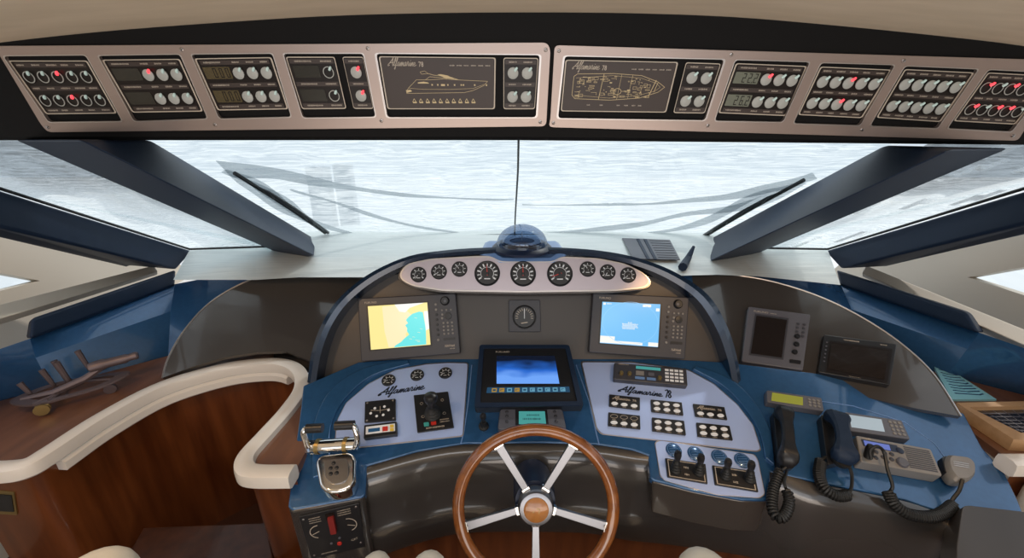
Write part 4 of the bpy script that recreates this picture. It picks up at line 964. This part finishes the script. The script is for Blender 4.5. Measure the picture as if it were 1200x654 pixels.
d = device('radio', 'beige grey radio with ribbed loudspeaker and indigo display on the right desk', 'radio', PD, q, .045, 'lgrey', 3)
PD3 = PD.off(.045)
face(d, PD3, [(1009, 514.5), (1051, 522), (1054, 530.5), (1012, 522.5)], 0, 'ink', 'display_window', .001); face(d, PD3, [(1012, 516), (1042, 521.5), (1044, 528), (1014, 522)], .001, 's_indigo', 'display')
m2 = MB()
for i in range(11): m2.stroke([PD3.hit(*mixq(q, .62, .12 + .075 * i)), PD3.hit(*mixq(q, .95, .12 + .075 * i))], PD3.n, .0035, .001)
m2.build('speaker_ribs', M['dgrey'], d)
keys(d, PD3, [mixq(q, u, v) for u, v in ((.12, .5), (.22, .52), (.33, .5), (.42, .5), (.30, .68), (.40, .70), (.2, .75), (.33, .82))], 0, .0068, 'dgrey')
keys(d, PD3, [mixq(q, .52, .78)], 0, .016, 'mgrey', 'dial_knob', .012); keys(d, PD3, [mixq(q, .55, .3)], 0, .011, 'ink', 'key')
m2 = MB(); words(m2, PD3, q, .08, .2, .06, .004, .0004); m2.build('lettering', M['print'], d)

def helix(path, r, turns, nper=9):
    P = smooth(path, 14); L = [0]
    for a, b in zip(P, P[1:]): L.append(L[-1] + (b - a).length)
    out = []; tot = turns * nper; prev = V((0, 0, 1)); j = 0
    for i in range(tot + 1):
        s_ = L[-1] * i / tot
        while j < len(L) - 2 and L[j + 1] < s_: j += 1
        t = (s_ - L[j]) / max(1e-9, L[j + 1] - L[j]); p = P[j].lerp(P[j + 1], t); tg = (P[j + 1] - P[j]).normalized()
        a = (prev - tg * prev.dot(tg)).normalized(); prev = a; b = tg.cross(a); an = 2 * math.pi * i / nper
        out.append(p + (a * math.cos(an) + b * math.sin(an)) * r)
    return out
def cord(parent, path, r=.011, wire=.0042, turns=26, lead=None, tail=None):
    pts = helix([PD.hit(x, y, h) for x, y, h in path], r, turns)
    if lead: pts = smooth([PD.hit(x, y, h) for x, y, h in lead], 4)[:-1] + pts
    if tail: pts = pts + smooth([PD.hit(x, y, h) for x, y, h in tail], 4)[1:]
    return MB().tube(pts, wire, 6).build('coiled_cord', M['rubber'], parent, sm=True)
# black handset with short coiled loop
def handset(label, top, bot, wid, m, cradle):
    d = thing('telephone_handset', label, 'handset', PD.hit(*bot))
    MB().prism(PD, rnd(cradle, 3), 0, .035).build('cradle', M['plastic'], d, bevel=.005)
    A, B = PD.hit(*top, .06), PD.hit(*bot, .06); X = B - A; n = PD.n; side_ = X.normalized().cross(n)
    rings = []
    for i in range(17):
        t = i / 16; e1 = math.exp(-((t - .12) / .13) ** 2); e2 = math.exp(-((t - .88) / .13) ** 2)
        hw = wid * (.62 + .38 * max(e1, e2)); th = .012 + .014 * max(e1, e2); up = .022 * math.sin(math.pi * t)
        if i in (0, 16): hw *= .7; th *= .5
        c = A + X * t + n * up
        rings.append([c + side_ * hw * sx_ + n * th * sy_ for sx_, sy_ in ((-1, -.4), (-.8, -1), (.8, -1), (1, -.4), (1, .5), (.7, 1), (-.7, 1), (-1, .5))])
    MB().loft(rings).build('handle', M[m], d, sm=True)
    for t in (.1, .9):
        c = A + X * t - n * .01; MB().lathe(c, -n, [(.0001, 0), (wid * .8, 0), (wid * .75, .014), (.0001, .014)], 18).build('ear_cup' if t < .5 else 'mouth_cup', M['rubber'], d, sm=True)
    return d
d = handset('black handset standing on the desk right of the lever pod', (917, 478), (923, 546), .028, 'plastic', [(906, 482), (926, 480), (934, 545), (914, 550)])
cord(d, [(914, 552, .03), (906, 575, .02), (905, 596, .015), (911, 607, .015), (920, 603, .015), (925, 588, .02), (922, 575, .03)], .012, .0046, 30, lead=[(923, 545, .05), (918, 550, .045), (914, 552, .03)], tail=[(922, 575, .03), (919, 565, .04), (922, 552, .03)])
d = handset('navy handset on its cradle left of the speaker radio', (978, 484), (990, 542), .036, 'navy', [(962, 486), (988, 482), (1000, 538), (970, 545)])
cord(d, [(962, 540, .03), (960, 556, .02), (966, 572, .015), (980, 581, .012), (994, 580, .012)], .013, .0048, 24, lead=[(985, 538, .03), (970, 535, .03), (962, 540, .03)], tail=[(994, 580, .012), (998, 570, .02), (998, 555, .03), (993, 543, .05)])
# fist microphone and its cord to the radio
d = thing('fist_microphone', 'grey fist microphone hanging at the right of the speaker radio', 'microphone', PD.hit(1125, 566))
mq = rnd([(1110, 533), (1134, 536), (1142, 543), (1143, 556), (1135, 565), (1119, 565), (1110, 553), (1107, 540)], 5)
T = [PD.hit(x, y, .05) for x, y in mq]; c = sum(T, V()) / len(T)
MB().loft([[c + (p - c) * .75 - PD.n * .045 for p in T], [c + (p - c) * .98 - PD.n * .03 for p in T], T, [c + (p - c) * .82 + PD.n * .012 for p in T]]).build('body', M['lgrey'], d, sm=True)
m2 = MB(); q = [(1117, 540), (1135, 543), (1136, 552), (1119, 549)]
for v in (.1, .35, .6): m2.stroke([PD.hit(*mixq(q, 0, v), .0626), PD.hit(*mixq(q, 1, v), .0626)], PD.n, .002, .001)
m2.build('grille', M['edge'], d)
MB().prism(PD, rnd([(1104, 536), (1109, 534), (1112, 556), (1107, 552)], 1), .02, .045).build('talk_key', M['plastic'], d)
cord(d, [(1041, 577, .03), (1048, 591, .02), (1064, 602, .015), (1086, 606, .015), (1104, 602, .015), (1117, 592, .02)], .013, .0048, 34,
     lead=[(1021, 538, .08), (1020, 528, .095), (1028, 523, .11), (1036, 530, .09), (1040, 550, .07), (1046, 570, .05), (1041, 577, .03)], tail=[(1117, 592, .02), (1116, 586, .03), (1124, 575, .045), (1128, 562, .06)])
c = PD.hit(1017, 536, .045); MB().lathe(c, PD.n + PD.v * .5, [(.0001, 0), (.012, 0), (.012, .03), (.008, .045), (.0001, .045)], 14).build('plug', M['rubber'], d, sm=True)

# ---------------------------------------------------------------- compass
pc = PR.hit(615, 297, 0) + V((-.005, .055, .002)); pc.x = PR.hit(612, 297).x
d = thing('compass', 'domed compass on top of the hood in front of the windscreen', 'compass', pc)
rr = .106
MB().lathe(pc, V((0, 0, 1)), [(.0001, 0), (rr * 1.16, 0), (rr * 1.18, .010), (rr * 1.05, .022), (rr * .98, .024), (.0001, .024)], 40).build('base_ring', M['ink'], d, sm=True)
MB().lathe(pc + V((0, 0, .022)), V((0, 0, 1)), [(rr * math.cos(R(a)) + .0001, rr * .78 * math.sin(R(a))) for a in range(0, 91, 6)], 40).build('dome', M['dome'], d, sm=True)
cd_ = MB().lathe(pc + V((0, 0, .030)), V((0, 0, 1)), [(.0001, .008), (rr * .70, .004), (rr * .80, -.004), (rr * .80, -.006), (.0001, -.006)], 36).build('compass_card', M['ink'], d, sm=True)
mb = MB()
for i in range(24):
    a = 2 * math.pi * i / 24; u = V((math.cos(a), math.sin(a), 0)); t = V((-math.sin(a), math.cos(a), 0)); c = pc + V((0, 0, .0365)) + u * rr * .62
    mb.box(c, u, t, (0, 0, 1), rr * .26, rr * (.09 if i % 2 else .17), .001)
mb.build('card_marks', M['white'], cd_)
MB().tube([pc + V((0, 0, .036)), pc + V((0, 0, .075))], .0018, 6).build('pivot_pin', M['edge'], d)

# ---------------------------------------------------------------- steering wheel
fw = V((0, cp, -sp)); PW = Plane(CAM + fw * 1.15, -fw); wc = PW.hit(628, 594.5); k = 1.15 / 480
d = thing('steering_wheel', 'varnished wooden steering wheel with five aluminium spokes', 'steering wheel', wc)
Rr = 91 * k
MB().tube([wc + (PW.u * math.cos(t * math.pi / 36) + PW.v * math.sin(t * math.pi / 36)) * Rr for t in range(72)], 7.2 * k, 14, closed=True).build('rim', M['rim'], d, sm=True)
for a in (121, 59, 195, -15, 270):
    u = PW.u * math.cos(R(a)) + PW.v * math.sin(R(a)); v = PW.n.cross(u)
    hubz = -.012
    A1 = wc + u * 20 * k + PW.n * hubz; B1 = wc + u * 88 * k
    ww = 5.2 * k; th = .006
    o = MB().loft([[A1 - v * ww * .75 - PW.n * th, A1 + v * ww * .75 - PW.n * th, A1 + v * ww * .75 + PW.n * th, A1 - v * ww * .75 + PW.n * th],
               [B1 - v * ww - PW.n * th * .7, B1 + v * ww - PW.n * th * .7, B1 + v * ww + PW.n * th * .7, B1 - v * ww + PW.n * th * .7]]).build('spoke', M['alu'], d, bevel=.0015)
    for t, nm in ((.02, 'spoke_collar'), (.97, 'spoke_collar')):
        c = A1.lerp(B1, t); MB().box(c, u, v, PW.n, 6 * k, ww * 2.4 if t > .5 else ww * 1.9, th * 2.8).build(nm, M['chrome'], o, bevel=.001)
    MB().lathe(A1.lerp(B1, .93) + PW.n * .006, PW.n, [(.0001, 0), (.0035, 0), (.003, .0015), (.0001, .002)], 10).build('screw', M['screw'], o, sm=True)
MB().lathe(wc - PW.n * .03, PW.n, [(.0001, 0), (20 * k, 0), (21 * k, .02), (21 * k, .034), (19 * k, .042), (15 * k, .044), (.0001, .044)], 40).build('hub', M['alu'], d, sm=True)
cp_ = MB().lathe(wc + PW.n * .013, PW.n, [(.0001, 0), (14.5 * k, 0), (14.5 * k, .003), (13 * k, .005), (.0001, .007)], 32).build('hub_cap', M['capw'], d, sm=True)
m2 = MB(); m2.stroke([wc + PW.n * .0192 + (PW.u * x + PW.v * y) * k for x, y in ((-4, -2), (0, 3), (4, 2), (3, -3))], PW.n, .002); m2.build('emblem', M['brass'], cp_)
cx_ = V((0, .93, -.36))
MB().lathe(wc - PW.n * .03, -PW.n - V((0, 0, .15)), [(.0001, 0), (24 * k, 0), (26 * k, .05), (26 * k, .26), (.0001, .26)], 28).build('column', M['ink'], d, sm=True)

# ---------------------------------------------------------------- left furniture
path = [(-60, 549), (0, 548), (30, 543), (58, 527), (120, 487), (190, 451), (262, 430), (312, 424), (338, 427), (352, 438), (352, 456), (336, 480), (312, 507), (289, 533), (287, 548), (301, 553), (343, 553)]
P3 = smooth([atZ(x, y, ZC + .012) for x, y in path], 6)
wd = .029
prof = [(-wd, -.010), (-wd * .9, .004), (-wd * .5, .010), (wd * .5, .010), (wd * .9, .004), (wd, -.010), (wd, -.036), (wd * .7, -.044), (-wd * .7, -.044), (-wd, -.036)]
cn = thing('side_cabinet', 'curved cherry wood side cabinet with white edge left of the helm', 'cabinet', (-1.4, 1.2, 0))
MB().sweep(P3, prof).build('white_edging', M['cream'], cn, sm=True)
lp = []
for i in range(6 * 3, 6 * 8 + 2):
    t_ = (P3[i + 1] - P3[i - 1]).normalized(); lp.append(P3[i] + t_.cross(V((0, 0, 1))) * .018 + V((0, 0, -.062)))
MB().sweep(lp, [(-.03, -.022), (-.03, .02), (.004, .02), (.016, .010), (.018, -.016), (.012, -.022)]).build('lower_moulding', M['cream'], cn, sm=True)
ct = [atZ(x, y, ZC) for x, y in [(-60, 548), (0, 548), (30, 543), (58, 527), (120, 487), (190, 451), (262, 430), (312, 424), (330, 400), (197, 417), (60, 454), (-60, 486)]]
MB().solid(ct, V((0, 0, -.03))).build('counter_top', M['woodtop'], cn)
ct = [atZ(x, y, ZC - .002) for x, y in [(352, 446), (336, 480), (312, 507), (289, 535), (290, 550), (345, 553), (375, 500), (375, 440)]]
MB().solid(ct, V((0, 0, -.03))).build('counter_top', M['woodtop'], cn)
N = len(P3); i1 = 6 * 4
MB().loft([[p + V((0, .01, -.04)) for p in P3], [V((p.x, p.y + .02, .0)) for p in P3]], close=False).build('curved_panel', M['wood'], cn, sm=True)
sk = thing('electric_socket', 'small brass-framed socket on the wood panel at the lower left', 'socket', V((-1.5, 1.0, .6)))
nl = (atZ(30, 543, .8) - atZ(-20, 549, .8)); PS = Plane(atZ(0, 548, .8) + V((0, .0, 0)), V((0, -1, 0)), V((1, 0, 0)))
MB().prism(PS, rnd([(-14, 574), (16, 577), (20, 604), (-12, 602)], 2), -.002, .006).build('frame', M['brass'], sk, bevel=.001)
MB().prism(PS, [(-10, 579), (13, 581), (16, 600), (-8, 599)], .006, .008).build('plate', M['plastic'], sk)
st = thing('wooden_step', 'dark wooden step at the bottom of the recess left of the helm', 'step', atZ(235, 640, .0))
tq = [atZ(x, y, .40) for x, y in [(168, 618), (312, 612), (330, 700), (120, 700)]]
MB().solid(tq, V((0, 0, -.05))).build('tread', M['woodd'], st, bevel=.006)
MB().solid([V((p.x * .98, p.y + .02, .35)) for p in tq], V((0, 0, -.35))).build('riser', M['woodd'], st)
# model gun ship ornament
o0 = atZ(92, 468, ZC)
om = thing('metal_ornament', 'small metal flying machine model with a cannon on the left counter', 'ornament', o0)
def W(x, y, hgt=0): return atZ(x, y, ZC + hgt)
e1 = (W(128, 452) - W(58, 470)).normalized(); e2 = V((-e1.y, e1.x, 0))
def OL(a, b, c): return o0 + e1 * a + e2 * b + V((0, 0, c))
hull = smooth([OL(-.17, .02, .05), OL(-.10, -.055, .045), OL(0, -.05, .04), OL(.10, -.045, .045), OL(.17, -.01, .06), OL(.08, .05, .05), OL(-.06, .07, .055)], 5, closed=True)
hi = [OL(0, 0, .048).lerp(p, .72) for p in hull]
MB().loft([hull, [p + V((0, 0, .008)) for p in hull], [p + V((0, 0, .008)) for p in hi], hi, hull], cap=False).build('wing_frame', M['gunmetal'], om, sm=False)
MB().tube([OL(-.14, .01, .055), OL(-.05, -.01, .06), OL(.04, 0, .08), OL(.1, .01, .11)], [.008, .012, .014, .012], 8).build('spine', M['gunmetal'], om, sm=True)
MB().tube([OL(-.1, -.05, .05), OL(.03, .03, .055), OL(.13, -.02, .055)], .006, 8).build('cross_strut', M['gunmetal'], om, sm=True)
MB().tube([OL(.0, .05, .055), OL(-.06, -.05, .05)], .006, 8).build('cross_strut', M['gunmetal'], om, sm=True)
MB().tube([OL(.06, .01, .115), OL(.10, .01, .118), OL(.11, .01, .118), OL(.17, .0, .124), OL(.18, .0, .125), OL(.205, .0, .127), OL(.21, 0, .127)], [.020, .022, .018, .018, .014, .016, .012], 14).build('cannon', M['gunmetal'], om, sm=True)
for a, b, c, l in ((-.12, .03, .06, .05), (-.06, .05, .06, .075), (-.02, .05, .06, .10), (-.01, .03, .06, .10), (.05, .05, .09, .09)):
    MB().tube([OL(a, b, c), OL(a - .015, b + .005, c + l)], [.007, .010], 8).build('funnel', M['gunmetal'], om, sm=True)
c = OL(-.08, -.06, .028)
MB().lathe(c + e2 * -.012, e2, [(.0001, 0), (.022, 0), (.022, .006), (.012, .010), (.022, .016), (.022, .022), (.0001, .022)], 12).build('wheel', M['brass'], om)
c = OL(.10, -.02, .02); MB().lathe(c + e2 * -.008, e2, [(.0001, 0), (.02, 0), (.02, .016), (.0001, .016)], 12).build('wheel', M['gunmetal'], om)
c = OL(-.06, .07, .022); MB().lathe(c + e2 * -.008, e2, [(.0001, 0), (.022, 0), (.022, .016), (.0001, .016)], 12).build('wheel', M['gunmetal'], om)
MB().tube([OL(-.08, -.06, .028), OL(-.06, .07, .022)], .004, 6).build('axle', M['gunmetal'], om)

# ---------------------------------------------------------------- right furniture
rc = thing('side_counter', 'cherry wood counter with white edge at the right of the helm', 'counter', (1.8, 1.2, 0))
MB().solid([atZ(x, y, ZC) for x, y in [(1010, 413), (1110, 440), (1200, 463), (1290, 485), (1290, 545), (1185, 540), (1130, 500)]], V((0, 0, -.03))).build('counter_top', M['woodtop'], rc)
MB().sweep([atZ(1180, 540, ZC + .012), atZ(1200, 540, ZC + .012), atZ(1290, 540, ZC + .012)], prof).build('white_edging', M['cream'], rc, sm=True)
a, b = atZ(1190, 545, ZC), atZ(1290, 545, ZC)
MB().loft([[a + V((0, 0, -.04)), b + V((0, 0, -.04))], [V((a.x, a.y, 0)), V((b.x, b.y, 0))]], close=False).build('front_panel', M['wood'], rc)
ch = thing('chart_booklet', 'pale blue printed chart sheet behind the wooden tray', 'chart', atZ(1130, 465, ZC))
q = [(1094, 428), (1115, 434), (1168, 468), (1115, 468)]
MB().solid([atZ(x, y, ZC + .010) for x, y in q], V((0, 0, -.009))).build('sheet', mat('cyan paper', (.28, .62, .72), .5), ch)
Pz = Plane((0, 0, ZC + .010), (0, 0, 1)); m2 = MB()
for i in range(9):
    v = .1 + .09 * i; m2.stroke([Pz.hit(*mixq(q, .18, v)), Pz.hit(*mixq(q, .3 + .5 * random.random(), v + .03)), Pz.hit(*mixq(q, .86, v))], Pz.n, .006, .0006)
m2.build('printed_map', M['blue'], ch)
tr_ = thing('wooden_tray', 'light wooden tray holding a dark lined glass panel on the right counter', 'tray', atZ(1180, 500, ZC))
to = [(1121, 472), (1290, 468), (1290, 522), (1188, 515)]; ti = [(1136, 477), (1290, 474), (1290, 512), (1196, 507)]
Pt = Plane((0, 0, ZC + .001), (0, 0, 1))
MB().ringq(Pt, to, ti, 0, .045).build('rim', M['tray'], tr_, bevel=.003)
MB().prism(Pt, ti, .0, .024).build('base', M['tray'], tr_)
MB().prism(Pt, ti, .024, .028).build('glass_panel', M['glassblk'], tr_)
m2 = MB()
for i in range(7): m2.stroke([Pt.hit(*mixq(ti, .0, .12 + .13 * i), .0282), Pt.hit(*mixq(ti, 1, .12 + .13 * i), .0282)], Pt.n, .003)
for i in range(12): m2.stroke([Pt.hit(*mixq(ti, .05 + .08 * i, 0), .0282), Pt.hit(*mixq(ti, .05 + .08 * i, 1), .0282)], Pt.n, .002)
m2.build('panel_lines', M['mgrey'], tr_)

# defroster vent and bracket on the dash at the right
Pdash = Plane((0, 0, 1.152), (0, 0, 1))
v_ = thing('defroster_vent', 'dark slotted defroster vent on the dash right of the compass', 'vent', Pdash.hit(760, 300))
vq = [(729, 279), (785, 281), (797, 304), (742, 303)]
MB().prism(Pdash, vq, 0, .004).build('grille', M['mgrey'], v_)
for u in (.3, .45): MB().prism(Pdash, subq(vq, u, 0, u + .06, 1), .004, .008).build('bar', M['navy'], v_)
m2 = MB()
for i in range(8): m2.stroke([Pdash.hit(*mixq(vq, .56, .08 + .12 * i), .004), Pdash.hit(*mixq(vq, .96, .08 + .12 * i), .004)], Pdash.n, .006, .001)
m2.build('slots', M['black'], v_)
bk = thing('dash_bracket', 'small navy fin bracket on the dash beside the right pillar', 'bracket', atZ(800, 312, 1.15))
MB().tube([atZ(800, 313, 1.16), atY(806, 303, 2.15), atY(813, 289, 2.2)], [.022, .018, .008], 8).build('fin', M['navy'], bk, sm=True)

# ---------------------------------------------------------------- seats at the lower edge
def seat(label, lobes, s_, wmul=1):
    c0 = atS(lobes[0][0], 660, s_); root = thing('helm_chair', label, 'chair', V((c0.x, c0.y - .1, 0)))
    for (x, y, hw) in lobes:
        t = atS(x, y, s_); wpx = hw * s_ / 480
        rings = []
        for i in range(9):
            a = i / 8 * math.pi / 2; kz = math.sin(a); kr = math.cos(a)
            rings.append([t + V(((wpx * (.35 + .65 * kr) * (1 if i < 8 else .2)) * math.cos(b_ * math.pi / 10), (.075 * (.35 + .65 * kr) * (1 if i < 8 else .2)) * math.sin(b_ * math.pi / 10), -.05 + .05 * kz)) for b_ in range(20)])
        low = [p + V((0, 0, -.40)) for p in rings[0]]
        MB().loft([low] + rings).build('backrest', M['seat'], root, sm=True)
    cx_ = sum(l[0] for l in lobes) / len(lobes); t = atS(cx_, lobes[0][1], s_)
    MB().box(V((t.x, t.y - .02, t.z - .47)), (1, 0, 0), (0, 1, 0), (0, 0, 1), .40, .34, .12).build('seat_cushion', M['seat'], root, bevel=.03, seg=4)
    MB().lathe(V((t.x, t.y - .02, .0)), V((0, 0, 1)), [(.0001, 0), (.17, 0), (.16, .02), (.05, .04), (.045, t.z - .53), (.0001, t.z - .53)], 24).build('pedestal', M['chrome'], root, sm=True)
seat('cream leather seat back at the bottom left beside the recess', [(98, 668, 44)], .8)
seat('cream leather twin seat back just left of the steering wheel', [(431, 674, 25), (497, 673, 29)], .8)
seat('cream leather seat back just right of the steering wheel', [(835, 669, 36)], .8)
seat('cream leather seat back at the right edge beyond the desk', [(1262, 572, 46)], 1.25)
